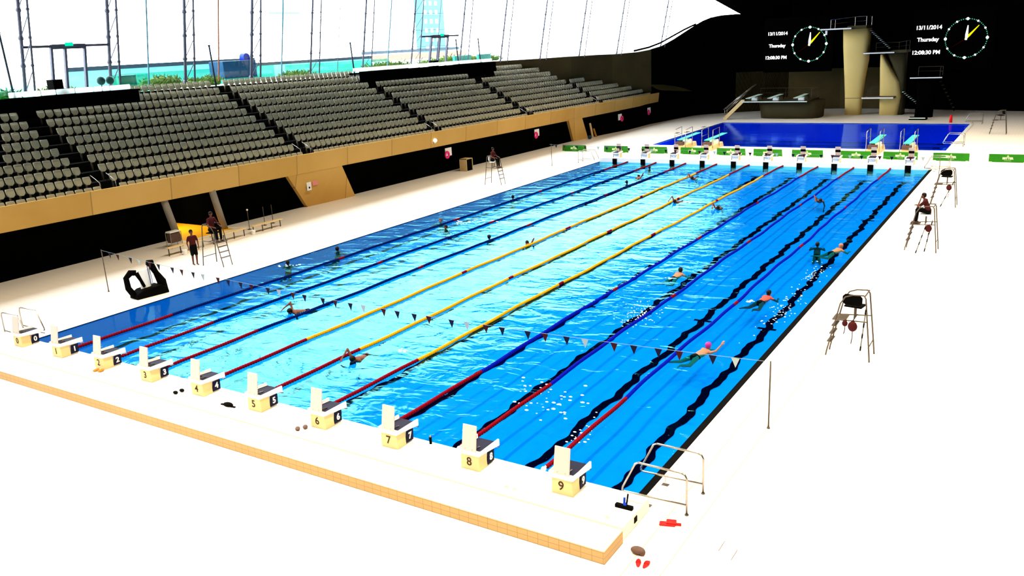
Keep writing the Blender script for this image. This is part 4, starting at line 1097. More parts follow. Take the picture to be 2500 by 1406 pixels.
pool_rail((-0.9, 1.1, 0), PI, 'pair of thin steel hoop rails at the near left pool corner', 0.7)
pool_rail((-0.9, 49.2, 0), PI, 'pair of steel hoop rails at the far left corner of the racing pool', 0.8)

# ================================================================== POOL HOIST (black) on the left edge
r = empty('pool_hoist', (-1.1, 6.6, 0), -0.15, 'black pool access hoist with white seat panel on the left pool edge', 'hoist')
q = MB(); q.prism([(-0.75, 0), (0.75, 0), (0.72, 0.22), (0.45, 0.42), (-0.4, 0.36), (-0.72, 0.2)], 'x', -0.35, 0.35); q.build('base', 'black', r, bevel=0.04)
q = MB(); q.path([(0.05, -0.68, 0.1), (-0.1, -0.86, 0.5), (-0.15, -0.86, 0.95), (-0.1, -0.66, 1.15), (0.0, -0.45, 1.12)], [0.14, 0.13, 0.12, 0.14, 0.12], n=12); q.path([(0.0, -0.45, 1.1), (0.05, -0.32, 0.75), (0.0, -0.2, 0.45)], [0.10, 0.07, 0.08], n=10); q.build('left_arm', 'black', r, smooth=True)
q = MB(); q.path([(0.0, 0.62, 0.1), (0.0, 0.62, 0.5), (0.0, 0.42, 0.95), (0.0, 0.25, 1.35), (0.0, 0.12, 1.45)], [0.24, 0.2, 0.12, 0.15, 0.12], n=12); q.path([(0, 0.1, 1.45), (0, 0.35, 1.42)], 0.12, n=10); q.build('right_arm', 'black', r, smooth=True)
q = MB(); q.box(-0.03, 0.03, -0.35, 0.15, 0.35, 1.2); q.build('seat_panel', 'white', r, bevel=0.02)
q = MB(); q.tube((0.05, 0.12, 0.3), (0.05, 0.05, 1.35), 0.02); q.tube((0.05, 0.2, 0.3), (0.05, 0.13, 1.35), 0.015); q.build('mast', 'steel', r)

# ================================================================== LEFT DECK FURNITURE
def bench(y0, y1, lab):
    r = empty('bench', (-6.8, (y0 + y1) / 2, 0), 0, lab, 'bench', 'low benches on the left deck'); L = (y1 - y0) / 2
    q = MB(); q.box(-0.16, 0.16, -L, L, 0.42, 0.46); q.build('seat', 'cream', r)
    for k in range(4):
        y = -L + 0.1 + (2 * L - 0.2) * k / 3
        q = MB(); q.tube((0, y, 0), (0, y, 0.42), 0.03); q.build('leg', 'dsteel', r)
bench(11.9, 14.3, 'low bench left of the standing person'); bench(14.8, 17.2, 'low bench behind the left lifeguard chair'); bench(17.7, 20.0, 'low bench farthest along the left deck')
for (y, lab) in ((16.1, 'slim post with a white card nearest the lifeguard chair'), (18.57, 'slim post with a white head behind the low benches'), (19.78, 'slim plain post left of the last one behind the benches'), (20.45, 'last slim post behind the low benches')):
    r = empty('queue_post', (-8.0, y, 0), 0, lab, 'post', 'slim posts behind the low benches')
    q = MB(); q.tube((0, 0, 0), (0, 0, 1.15), 0.018); q.tube((0, 0, 0), (0, 0, 0.02), 0.12); q.build('pole', 'dsteel', r, smooth=True)
    if y < 19: q = MB(); q.sphere((0, 0, 1.18), 0.06, 8, 6); q.build('post_head', 'white', r, smooth=True)
r = empty('trolley', (-8.6, 13.6, 0), 0.0, 'white-topped steel trolley at the left end of the low benches', 'trolley')
q = MB(); q.path([(0, -0.35, 0), (0, -0.35, 0.85), (0, 0.35, 0.85), (0, 0.35, 0)], 0.02); q.path([(0.4, -0.35, 0), (0.4, -0.35, 0.85), (0.4, 0.35, 0.85), (0.4, 0.35, 0)], 0.02); q.build('frame', 'steel', r)
q = MB(); q.box(0, 0.4, -0.34, 0.34, 0.84, 0.92); q.build('tray', 'white', r, bevel=0.02); q = MB(); q.box(0.02, 0.38, -0.3, 0.3, 0.3, 0.8); q.build('bin', 'brown', r)
for (x, y, lab) in ((-6.3, 12.6, 'white bucket at the left low bench'), (-6.6, 17.6, 'white bucket between the two farther low benches')):
    q = MB(); q.tube((0, 0, 0), (0, 0, 0.26), 0.10, 0.14, n=16); o = q.build('bucket', 'white', loc=(x, y, 0), smooth=False); tag(o, lab, 'bucket', 'white buckets by the benches')
r = empty('equipment_box', (-8.6, 42.3, 0), 0, 'pale equipment box with open dark front against the left wall', 'box')
q = MB(); q.box(-0.35, 0.35, -0.45, -0.40, 0, 1.0); q.box(-0.35, 0.35, 0.4, 0.45, 0, 1.0); q.box(-0.35, 0.35, -0.45, 0.45, 0.95, 1.0); q.build('case', 'cream', r); q = MB(); q.box(-0.33, 0.3, -0.4, 0.4, 0.02, 0.95); q.build('dark_front', 'black', r)
# life rings and white signs on the dark wall
for k, (y, x, z, side, lab) in enumerate(((40.7, -9.33, 1.72, -1, 'nearest'), (54.85, -9.28, 1.68, -1, 'second'), (71.0, -8.2, 1.58, 1, 'third'), (79.2, -8.3, 1.55, -1, 'farthest'))):
    r = empty('life_ring_board', (x, y, z), 0, '%s white board with pink life ring on the black left wall' % lab, 'life ring', 'life ring boards on the left wall')
    q = MB(); q.box(0.15, 0.2, -0.42, 0.42, -0.32, 0.32); q.build('board', 'white', r)
    q = MB(); rs = []
    q.path([(0.27, side * 0.3 + 0.24 * math.cos(t * PI / 10), -0.2 + 0.24 * math.sin(t * PI / 10)) for t in range(21)], 0.075, n=8); q.build('ring', 'ring', r, smooth=True)
r = empty('warning_sign', (-9.45, 25.5, 1.55), 0, 'white and pink safety sign on the first concrete pier', 'sign')
q = MB(); q.box(0.0, 0.03, -0.48, -0.08, -0.38, 0.38); q.build('panel', 'white', r); q = MB(); q.box(0.03, 0.035, -0.33, -0.20, -0.26, -0.14); q.build('symbol', 'navy', r)
q = MB(); q.box(0.0, 0.03, 0.05, 0.55, -0.12, 0.30); q.build('panel', 'pinktext', r)
for (x, y, z, lab) in ((-9.0, 38.85, 2.85, 'small bright lamp on the concrete parapet'),):
    r = empty('wall_lamp', (x, y, z), 0, lab, 'lamp'); q = MB(); q.sphere((0, 0, 0), 0.15, 12, 8); q.build('globe', 'lamp_white', r, smooth=True); q = MB(); q.box(-0.12, -0.02, -0.1, 0.1, -0.25, 0.1); q.build('bracket', 'cream', r)
# cluttered tools by far pier
for (x, y, h, m, lab) in ((-8.6, 65.3, 1.5, 'cream', 'cream pole leaning by the far concrete pier'), (-8.5, 65.9, 0.9, 'orange', 'orange barrier piece leaning by the far concrete pier')):
    q = MB(); q.hexa([(0, 0, 0), (0.1, 0, 0), (0.1, 0.25, 0), (0, 0.25, 0)], [(-0.2, -0.2, h), (-0.1, -0.2, h), (-0.1, 0.05, h), (-0.2, 0.05, h)]); o = q.build('leaning_board', m, loc=(x, y, 0)); tag(o, lab, 'board')
q = MB(); q.sphere((0, 0, 0.2), 0.22, 12, 8, sc=(1, 1, 0.9)); o = q.build('ball', 'cblue', loc=(-8.3, 64.2, 0), smooth=True); tag(o, 'dark blue ball on the floor by the far concrete pier', 'ball')

# ================================================================== GREEN BANNERS
bn = [(-6.5, -4.1), (-2.25, 0.05), (1.4, 3.75), (5.0, 7.1), (8.2, 10.6), (11.3, 13.6), (14.4, 16.8), (18.1, 20.5), (21.25, 23.65), (24.7, 27.1), (28.35, 30.75)]
on = ['leftmost', 'second', 'third', 'fourth', 'fifth', 'sixth', 'seventh', 'eighth', 'ninth', 'tenth', 'rightmost']
for k, (x0, x1) in enumerate(bn):
    r = empty('banner_board', ((x0 + x1) / 2, 55.0, 0), 0, '%s low green advertising board between the pools, counted from the left' % on[k], 'banner', 'green boards between the pools')
    w_ = (x1 - x0) / 2
    q = MB(); q.prism([(-0.02, 0.0), (0.03, 0.58), (0.05, 0.58), (0.25, 0.0)], 'x', -w_, w_); q.build('panel', 'green', r)
    text_mesh('BETTER', 0.2, 'lightgreen', r, 'lettering', (0, -0.02, 0.28), (PI / 2 - 0.086, 0, 0), 0.012, 0.006)
    q = MB(); q.prism([(-0.07, 0.40), (0.07, 0.40), (0.05, 0.46), (0.02, 0.46), (0.0, 0.53), (-0.02, 0.46), (-0.05, 0.46)], 'y', 0.0, 0.012); q.build('logo_mark', 'lightgreen', r)
    text_mesh('the feel good place', 0.055, 'lightgreen', r, 'lettering', (0, -0.012, 0.13), (PI / 2 - 0.086, 0, 0), 0.0, 0.006)
    for s in (-1, 1):
        q = MB(); q.box(s * w_ * 0.9 - 0.1, s * w_ * 0.9 + 0.1, -0.12, 0.3, 0.0, 0.035); q.build('foot', 'lightgreen', r)

# ================================================================== SPRINGBOARDS (near end of the diving pool)
def springboard():
    r = empty('springboard')
    q = MB(); q.hexa([(-0.5, -1.3, 0), (0.5, -1.3, 0), (0.5, 1.9, 0), (-0.5, 1.9, 0)], [(-0.4, -1.25, 0.42), (0.4, -1.25, 0.42), (0.4, 1.9, 0.42), (-0.4, 1.9, 0.42)]); q.build('plinth', 'cream', r, bevel=0.04)
    q = MB(); q.box(-0.35, 0.35, -1.35, -0.9, 0.42, 0.72); q.box(-0.12, 0.12, -1.2, -0.8, 0.7, 0.86); q.build('rear_mount', 'brown', r, bevel=0.03)
    q = MB(); q.tube((-0.36, 0.7, 0.62), (0.36, 0.7, 0.62), 0.16, n=14); q.box(-0.36, 0.36, 0.5, 0.9, 0.4, 0.6); q.build('fulcrum', 'white', r)
    q = MB(); q.hexa([(-0.25, -1.25, 0.86), (0.25, -1.25, 0.86), (0.25, 3.6, 0.98), (-0.25, 3.6, 0.98)], [(-0.25, -1.25, 0.91), (0.25, -1.25, 0.91), (0.25, 3.6, 1.01), (-0.25, 3.6, 1.01)]); q.build('board', 'board', r)
    for s in (-1, 1):
        q = MB(); q.path([(s * 0.5, -1.1, 0.2), (s * 0.5, -1.1, 1.75), (s * 0.5, 0.6, 1.85), (s * 0.5, 0.6, 0.2)], 0.03); q.path([(s * 0.5, -1.1, 1.2), (s * 0.5, 0.6, 1.25)], 0.02); q.build('handrail', 'steel', r, smooth=True)
    return r
sp0 = springboard()
for k, (x, lab) in enumerate(((3.9, 'leftmost green springboard on the near edge of the diving pool'), (6.4, 'second green springboard from the left on the near edge of the diving pool'), (20.0, 'green springboard left of the rightmost one, near edge of the diving pool'), (22.5, 'rightmost green springboard on the near edge of the diving pool'))):
    r = sp0 if k == 0 else copy_tree(sp0); r.location = (x, 58.9, 0); tag(r, lab, 'springboard', 'springboards at the near edge of the diving pool')

# ================================================================== DIVING TOWERS
def loft(sections, mats, name, parent):
    """sections: list of (z, x0, x1, y0, y1)"""
    q = MB(); vs = []; n = 16
    for (z, x0, x1, y0, y1) in sections:
        cx, cy, hx, hy = (x0 + x1) / 2, (y0 + y1) / 2, (x1 - x0) / 2, (y1 - y0) / 2
        for i in range(n):
            t = 2 * PI * i / n; c, s = math.cos(t), math.sin(t)
            vs.append((cx + hx * math.copysign(abs(c) ** 0.55, c), cy + hy * math.copysign(abs(s) ** 0.55, s), z))
    fs = [(j * n + i, j * n + (i + 1) % n, (j + 1) * n + (i + 1) % n, (j + 1) * n + i) for j in range(len(sections) - 1) for i in range(n)]
    fs += [tuple(range(n))[::-1], tuple(range((len(sections) - 1) * n, len(sections) * n))]
    q.add(vs, fs); return q.build(name, mats, parent, smooth=True)
def railing(mbx, pts, h=0.95):
    top = [(x, y, z + h) for x, y, z in pts]; midp = [(x, y, z + h * .5) for x, y, z in pts]
    mbx.path(top, 0.025, n=6); mbx.path(midp, 0.015, n=6)
    for (x, y, z) in pts: mbx.tube((x, y, z), (x, y, z + h), 0.02, n=6)
def stairs(parent, p0, p1, w_, n, m='ledge'):
    p0 = V(p0); p1 = V(p1)
    q = MB(); q.hexa([p0 + V((0, 0, -.2)), p1 + V((0, 0, -.2)), p1 + V((0, w_, -.2)), p0 + V((0, w_, -.2))], [p0 + V((0, 0, -.05)), p1 + V((0, 0, -.05)), p1 + V((0, w_, -.05)), p0 + V((0, w_, -.05))]); q.build('stringer', 'black', parent)
    q = MB()
    for k in range(n):
        c = p0.lerp(p1, (k + 0.5) / n); q.box(c.x - 0.09, c.x + 0.09, c.y - 0.02, c.y + w_, c.z - 0.02, c.z + 0.02)
    q.build('treads', m, parent)
# 10 m tower
r = empty('diving_tower', (0, 0, 0), 0, 'tallest diving tower with tapering sand-coloured concrete column', 'diving tower')
loft([(0, 11.25, 12.97, 90.5, 92.0), (1.9, 11.15, 13.0, 90.5, 92.1), (4, 10.95, 13.15, 90.6, 92.4), (6, 10.7, 13.35, 90.8, 92.9), (7.6, 10.5, 13.3, 91.1, 93.3), (9.5, 10.3, 13.3, 91.5, 93.8)], 'towerconc', 'column', r)
q = MB(); q.box(11.1, 13.05, 90.47, 90.5, 1.88, 1.92); q.build('joint_line', 'brown', r)
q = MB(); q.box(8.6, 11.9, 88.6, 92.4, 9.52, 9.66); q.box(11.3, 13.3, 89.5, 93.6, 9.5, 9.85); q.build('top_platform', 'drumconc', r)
q = MB(); q.box(8.6, 11.9, 88.57, 88.6, 9.52, 9.66); q.build('platform_edge', 'white', r)
q = MB(); railing(q, [(9.4, 92.3, 9.66), (9.4, 90, 9.66), (12.0, 90, 9.85), (13.2, 90, 9.85), (13.2, 93.2, 9.85)]); q.build('railing', 'steel', r)
stairs(r, (13.4, 91.2, 9.3), (15.6, 91.2, 7.2), 0.9, 12)
q = MB(); q.box(9.1, 9.3, 88.8, 89.0, 9.0, 9.45); q.build('fitting', 'white', r)
# 7.5 / 5 m tower
r = empty('diving_tower', (0, 0, 0), 0, 'middle diving tower with fin-shaped concrete column and two platforms', 'diving tower')
loft([(0, 15.0, 17.0, 90.3, 91.8), (2, 14.9, 17.2, 90.4, 92.0), (3.6, 14.8, 16.9, 90.5, 92.3), (5.2, 14.7, 15.8, 90.7, 92.6), (6.6, 14.65, 14.95, 91.0, 92.8)], 'towerconc', 'column', r)
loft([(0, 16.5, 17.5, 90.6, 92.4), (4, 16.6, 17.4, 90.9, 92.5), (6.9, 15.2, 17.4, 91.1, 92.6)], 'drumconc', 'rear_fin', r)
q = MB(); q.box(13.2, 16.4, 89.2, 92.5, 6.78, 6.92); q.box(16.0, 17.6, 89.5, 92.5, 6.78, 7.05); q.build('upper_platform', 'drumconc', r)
q = MB(); q.box(13.2, 16.4, 89.17, 89.2, 6.78, 6.90); q.build('platform_edge', 'white', r)
q = MB(); q.hexa([(13.4, 88.6, 1.95), (16.7, 88.6, 1.95), (16.7, 91.6, 1.95), (13.8, 91.6, 1.95)], [(13.4, 88.6, 2.1), (16.7, 88.6, 2.1), (16.7, 91.6, 2.1), (13.8, 91.6, 2.1)]); q.build('lower_platform', 'brown', r)
q = MB(); q.box(13.4, 16.7, 88.57, 88.6, 1.95, 2.1); q.build('platform_edge', 'white', r)
q = MB(); railing(q, [(13.9, 89.2, 2.1), (13.9, 91.4, 2.1), (16.6, 91.4, 2.1)]); railing(q, [(14.0, 92.2, 6.9), (16.4, 92.2, 6.9), (17.5, 92.2, 7.05), (17.5, 89.6, 7.05)]); q.build('railing', 'dsteel', r)
stairs(r, (17.3, 90.2, 2.6), (19.6, 90.2, 0.7), 0.9, 11)
# 3 m platform
r = empty('diving_tower', (0, 0, 0), 0, 'dark low diving platform right of the towers', 'diving tower')
loft([(0, 19.0, 20.8, 87.6, 89.2), (2.5, 19.1, 20.8, 87.7, 89.4), (4.15, 18.9, 21.2, 87.8, 89.8)], 'vdark', 'column', r)
q = MB(); q.box(18.5, 21.6, 86.6, 90.0, 4.15, 4.28); q.build('platform', 'vdark', r); q = MB(); q.box(18.5, 21.6, 86.57, 86.6, 4.17, 4.28); q.build('platform_edge', 'white', r)
q = MB(); railing(q, [(18.9, 89.8, 4.28), (21.3, 89.8, 4.28), (21.3, 87.4, 4.28)]); q.build('railing', 'dsteel', r)
q = MB(); q.box(18.9, 20.6, 84.9, 86.0, 0.0, 0.25); q.build('base_step', 'vdark', r); q = MB(); q.box(18.9, 20.5, 84.88, 84.9, 0.15, 0.25); q.build('step_edge', 'ledge', r)
stairs(r, (21.2, 88.4, 3.9), (22.8, 88.4, 0.8), 0.8, 8, 'drumconc')
# drum with three springboards
r = empty('diving_drum', (0, 0, 0), 0, 'dark curved concrete podium carrying three pale springboards', 'podium')
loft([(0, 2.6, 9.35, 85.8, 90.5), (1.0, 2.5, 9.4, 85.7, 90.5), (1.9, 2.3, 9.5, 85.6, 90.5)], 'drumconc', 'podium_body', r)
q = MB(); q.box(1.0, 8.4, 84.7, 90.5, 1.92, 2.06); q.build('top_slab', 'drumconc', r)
q = MB(); q.box(1.0, 8.4, 84.66, 84.7, 1.95, 2.05); q.build('slab_edge', 'ledge', r)
q = MB(); railing(q, [(1.6, 90.2, 2.06), (4.6, 90.2, 2.06), (7.6, 90.2, 2.06), (8.3, 90.2, 2.06), (8.3, 87, 2.06)], 1.1); q.build('railing', 'dsteel', r)
sroot = empty('podium_stair', (0, 0, 0), 0, 'pale stair with slanting handrails left of the springboard podium', 'stair')
stairs(sroot, (-0.9, 84.6, 0.15), (1.05, 84.9, 2.05), 0.8, 9, 'cream')
for dy in (0, 0.8):
    q = MB(); q.tube((-1.1, 84.6 + dy, 1.15), (2.3, 85.2 + dy, 3.9), 0.04); q.tube((-0.9, 84.6 + dy, 0.9), (1.4, 84.9 + dy, 3.0), 0.03); q.tube((-0.9, 84.6 + dy, 0), (-0.9, 84.6 + dy, 1.2), 0.03); q.build('handrail', 'steel', sroot, smooth=True)
q = MB(); q.hexa([(-1.05, 84.55, 0.0), (-0.7, 84.55, 0.0), (1.3, 84.85, 2.0), (0.95, 84.85, 2.0)], [(-1.05, 84.6, 0.25), (-0.7, 84.6, 0.25), (1.3, 84.9, 2.25), (0.95, 84.9, 2.25)]); q.build('stringer', 'cream', sroot)
for k, x in enumerate((2.2, 4.65, 7.5)):
    s_ = empty('high_springboard', (x, 86.2, 2.06), 0, '%s pale springboard on the curved podium' % ('left', 'middle', 'right')[k], 'springboard', 'pale springboards on the podium')
    q = MB(); q.hexa([(-0.25, -3.0, 0.42), (0.25, -3.0, 0.42), (0.25, 2.0, 0.52), (-0.25, 2.0, 0.52)], [(-0.25, -3.0, 0.47), (0.25, -3.0, 0.47), (0.25, 2.0, 0.57), (-0.25, 2.0, 0.57)]); q.build('board', 'ltboard', s_)
    q = MB(); q.tube((-0.33, -0.3, 0.26), (0.33, -0.3, 0.26), 0.15, n=12); q.box(-0.33, 0.33, -0.5, -0.1, 0, 0.2); q.build('fulcrum', 'white', s_)
    q = MB(); q.box(-0.3, 0.3, 1.5, 1.9, 0, 0.5); q.build('rear_mount', 'drumconc', s_)
q = MB(); q.tube((0, 0, 0), (0, 0, 0.75), 0.16, 0.11, n=14); o = q.build('bollard', 'brightred', loc=(23.15, 82.5, 0), smooth=True); tag(o, 'red bollard at the far edge of the diving pool', 'bollard')

# ================================================================== SCREENS
def screen(cx, cz, y, R, tx, tsz, zs3, lab, day):
    r = empty('timing_screen', (cx, y, 0), 0, lab, 'screen')
    q = MB(); q.box(tx - cx - 1.6, R + 0.7, 0.05, 0.35, cz - R - 1.2, cz + R + 1.2); q.build('panel', 'vdark', r)
    q = MB(); q.tube((-2.0, 0.2, cz + R + 1.2), (-2.0, 0.2, 14.6), 0.03); q.tube((1.6, 0.2, cz + R + 1.2), (1.6, 0.2, 14.6), 0.03); q.build('hanger', 'black', r)
    for k in range(60):
        t = 2 * PI * k / 60; c = (R * math.sin(t), 0.03, cz + R * math.cos(t))
        dots = MB(); dots.sphere((0, 0, 0), (0.11 if k % 15 else 0.155) if k % 5 == 0 else 0.055, 8, 6); dots.build('hour_dot' if k % 5 == 0 else 'minute_dot', 'led_white' if k % 5 == 0 else 'led_green', r, loc=c)
    def hnd(ang, L, w0, m, nm, y_):
        dx, dz = math.sin(ang), math.cos(ang); px, pz = dz, -dx
        q = MB(); q.prism([(-dx * 0.18 - px * w0 * .7, cz - dz * 0.18 - pz * w0 * .7), (-dx * 0.18 + px * w0 * .7, cz - dz * 0.18 + pz * w0 * .7), (px * w0 + dx * .4, cz + pz * w0 + dz * .4), (dx * L + px * w0 * .35, cz + dz * L + pz * w0 * .35), (dx * L - px * w0 * .35, cz + dz * L - pz * w0 * .35), (-px * w0 + dx * .4, cz - pz * w0 + dz * .4)], 'y', y_, y_ + 0.012); q.build(nm, m, r)
    hnd(math.radians(41), 1.75, 0.11, 'led_yellow', 'minute_hand', 0.025); hnd(math.radians(3.5), 1.35, 0.14, 'led_white', 'hour_hand', 0.01)
    hnd(math.radians(236), 1.6, 0.012, 'led_red', 'second_hand', 0.02)
    for k, s_ in enumerate(('13/11/2014', 'Thursday', '12:08:30 PM')):
        text_mesh(s_, tsz, 'led_white', r, 'lettering', (tx - cx - (0.12 if k == 2 else 0), 0.02, zs3[k]), (PI / 2, 0, 0), 0.018, 0.01)
screen(6.5, 8.0, 92.6, 1.93, 2.75, 0.52, (9.35, 7.95, 6.58), 'left black screen showing date and clock face', 0)
screen(22.97, 7.97, 92.9, 2.03, 19.2, 0.58, (9.25, 7.98, 6.60), 'right black screen showing date and clock face', 0)

# ================================================================== SMALL THINGS ON THE DECK
def slipper(x, y, z, rz, m, lab, grp):
    r = empty('flip_flop', (x, y, z), rz, lab, 'flip flop', grp)
    q = MB(); n = 14
    poly = [(0.05 * math.cos(2 * PI * k / n) * (1.0 + 0.15 * math.sin(2 * PI * k / n)), 0.135 * math.sin(2 * PI * k / n)) for k in range(n)]
    q.prism(poly, 'z', 0.0, 0.025); q.build('sole', m, r)
    q = MB(); q.path([(-0.05, -0.01, 0.02), (-0.03, 0.02, 0.06), (0, 0.05, 0.07), (0.03, 0.02, 0.06), (0.05, -0.01, 0.02)], 0.012, n=6); q.build('strap', m, r, smooth=True)
slipper(26.10, -2.32, 0, 0.35, 'brightred', 'left one of the pair of red flip flops by the bench corner', 'red flip flops by the bench corner')
slipper(26.26, -2.30, 0, -0.05, 'brightred', 'right one of the pair of red flip flops by the bench corner', 'red flip flops by the bench corner')
q = MB(); q.sphere((0, 0, 0.07), 0.14, 14, 8, sc=(1.1, 0.75, 0.5)); q.sphere((0.1, -0.02, 0.06), 0.07, 10, 6); o = q.build('pouch', 'brown', loc=(25.95, -2.0, 0), smooth=True); tag(o, 'crumpled brown pouch just behind the red flip flops', 'pouch')
r = empty('folded_towel', (26.12, -0.72, 0), 0.3, 'small red folded towel on the deck below the near hoop rails', 'towel')
q = MB(); q.box(-0.22, 0.12, -0.08, 0.08, 0, 0.04); q.box(-0.08, 0.14, -0.05, 0.12, 0.035, 0.075); q.build('cloth', 'brightred', r, bevel=0.02); q = MB(); q.tube((0.1, 0, 0.03), (0.24, 0, 0.03), 0.03); q.build('rolled_end', 'brightred', r)
def shoes(x, y, m, lab, rz=0.0):
    r = empty('sandals', (x, y, 0.3), rz, lab, 'sandals', 'footwear left behind the near blocks')
    for s in (-1, 1):
        q = MB(); q.sphere((s * 0.1, 0.02 * s, 0.04), 0.1, 10, 6, sc=(0.7, 1.2, 0.4)); q.build('shoe', m, r, smooth=True)
shoes(6.43, -0.85, 'orange', 'small orange sandals behind block 2'); shoes(10.5, -0.9, 'rubber', 'dark sandals just left of block 4', 1.2); shoes(15.85, -1.15, 'brown', 'dark brown sandals left of block 6', 0.8)
q = MB(); q.sphere((0, 0, 0.05), 0.16, 12, 6, sc=(1.2, 0.6, 0.4)); q.box(-0.3, 0.28, -0.03, 0.03, 0.0, 0.03); o = q.build('swim_fins', 'rubber', loc=(12.75, -0.95, 0.3)); tag(o, 'black fins lying left of block 5', 'fins')
r = empty('water_bottle', (19.55, -0.33, 0.3), 0, 'small dark bottle at the pool edge right of block 7', 'bottle')
q = MB(); q.tube((0, 0, 0), (0, 0, 0.18), 0.035, n=12); q.build('bottle_body', 'rubber', r, smooth=True); q = MB(); q.tube((0, 0, 0.18), (0, 0, 0.22), 0.018); q.build('cap', 'orange', r)
r = empty('hand_pump', (25.2, -1.0, 0.3), 0, 'black brush with upright blue and black handle on the platform corner', 'brush')
q = MB(); q.box(-0.2, 0.2, -0.05, 0.05, 0, 0.08); q.build('brush_head', 'rubber', r, bevel=0.01); q = MB(); q.tube((0.05, 0, 0.06), (0.08, 0.03, 0.34), 0.02); q.build('handle', 'rubber', r); q = MB(); q.tube((0.0, 0, 0.06), (0.0, 0.02, 0.24), 0.028); q.sphere((0.03, 0, 0.1), 0.04, 8, 6); q.build('grip', 'ublue', r)
q = MB(); q.path([(0, 0, 0.01), (0.1, 0.06, 0.01), (0.22, 0.02, 0.01), (0.34, 0.08, 0.01)], 0.008, n=6); o = q.build('loose_cord', 'cream', loc=(25.15, -0.72, 0.3)); tag(o, 'short loose cord beside the black brush', 'cord')
for (x, y, lab) in ((22.45, -1.35, 'small drain cap behind block 8, left one'), (22.66, -1.35, 'small drain cap behind block 8, right one'), (25.04, -1.5, 'small drain cap near the platform corner')):
    q = MB(); q.tube((0, 0, 0), (0, 0, 0.006), 0.055, n=14); o = q.build('drain_cap', 'cream', loc=(x, y, 0.3)); tag(o, lab, 'drain cap', 'drain caps on the starting platform')
q = MB(); q.box(0, 0.012, -0.07, 0.07, 0, 0.13); o = q.build('vent_plate', 'black', loc=(25.503, -1.1, 0.1)); tag(o, 'small black vent in the end face of the starting platform', 'vent')
for (x, y, lab) in ((27.34, -0.99, 'left short dark slot in the near right deck'), (27.66, -1.19, 'right short dark slot in the near right deck')):
    q = MB(); q.box(-0.006, 0.006, -0.2, 0.2, 0, 0.003); o = q.build('floor_slot', 'brown', loc=(x, y, 0)); tag(o, lab, 'slot', 'slots in the deck')
for (x, y, lab) in ((-1.3, 70.5, 'left'), (-0.6, 71.5, 'middle'), (0.0 - 0.5, 76.5, 'right')):
    q = MB(); q.box(-0.2, 0.2, -0.4, 0.4, 0, 0.02); o = q.build('floor_grate', 'dsteel', loc=(x, y, 0)); tag(o, lab + ' small grate in the deck left of the diving pool', 'grate', 'deck grates left of the diving pool')

# ================================================================== OUTSIDE THE GLASS
def doorway(y0, y1, x, zb, zt, lab, ym):
    r = empty('entrance_portal', (x, 0, 0), 0, lab, 'doorway', None); 
    L = LEAN * (zt - zb)
    q = MB(); q.box(L - 0.08, L + 0.08, y0 - 1.7, y1 + 1.7, zt - 0.06, zt + 0.08); q.box(L - 0.12, L + 0.12, y0, y1, zt - 0.16, zt + 0.12); q.build('lintel', 'truss', r)
    for y in (y0, ym, y1):
        q = MB(); q.hexa([(-0.09, y - 0.07, zb), (0.09, y - 0.07, zb), (0.09, y + 0.07, zb), (-0.09, y + 0.07, zb)], [(L - 0.09, y - 0.07, zt), (L + 0.09, y - 0.07, zt), (L + 0.09, y + 0.07, zt), (L - 0.09, y + 0.07, zt)]); q.build('jamb', 'truss', r)
    q = MB(); q.box(L + 0.12, L + 0.16, ym - 0.05, ym + 0.45, zt + 0.0, zt + 0.2); q.build('exit_sign', 'exit_green', r)
    return r
doorway(14.4, 16.5, -18.5, 8.05, 11.0, 'dark steel entrance portal with green exit sign between the two leftmost mullions', 15.25)
doorway(51.2, 53.8, -18.4, 7.9, 10.8, 'dark steel entrance portal between the seventh and eighth mullions', 52.5)
q = MB(); q.box(-0.35, 0.35, -0.3, 0.3, 0, 1.1); o = q.build('litter_bin', 'black', loc=(-17.7, 14.1, 8.05), bevel=0.03); tag(o, 'square black bin left of the leftmost portal', 'bin')
q = MB(); q.box(-0.3, 0.3, -0.35, 0.35, 0, 0.8); o = q.build('litter_bin', 'black', loc=(-17.7, 51.1, 7.85), bevel=0.03); tag(o, 'square black bin left of the middle portal', 'bin')
for y, lab in ((17.05, 'left'), (17.65, 'right')):
    r = empty('tub_chair', (-17.7, y, 8.05), 0, lab + ' one of two dark teal tub chairs behind the leftmost opening', 'chair', 'teal tub chairs on the concourse')
    q = MB(); q.sphere((0, 0, 0.85), 0.26, 12, 8, sc=(0.9, 1, 1)); q.build('seat_shell', 'tealdk', r, smooth=True); q = MB(); q.tube((0, 0, 0), (0, 0, 0.65), 0.03); q.build('stem', 'dsteel', r)
for (y0, y1, x, z0, z1, lab) in ((9.0, 13.8, -19.4, 7.95, 8.9, 'glass balustrade at the far left of the terrace outside'), (18.7, 21.6, -19.2, 7.95, 9.1, 'tinted glass balustrade right of the leftmost portal'), (22, 37, -23.8, 7.95, 9.1, 'long tinted glass balustrade outside the second bays'), (37.5, 51, -23, 7.95, 9.0, 'long tinted glass balustrade outside the middle bays')):
    q = MB(); q.box(-0.02, 0.02, 0, y1 - y0, 0, z1 - z0); o = q.build('glass_balustrade', 'tealglass', loc=(x, y0, z0)); tag(o, lab, 'balustrade', 'glass balustrades outside')
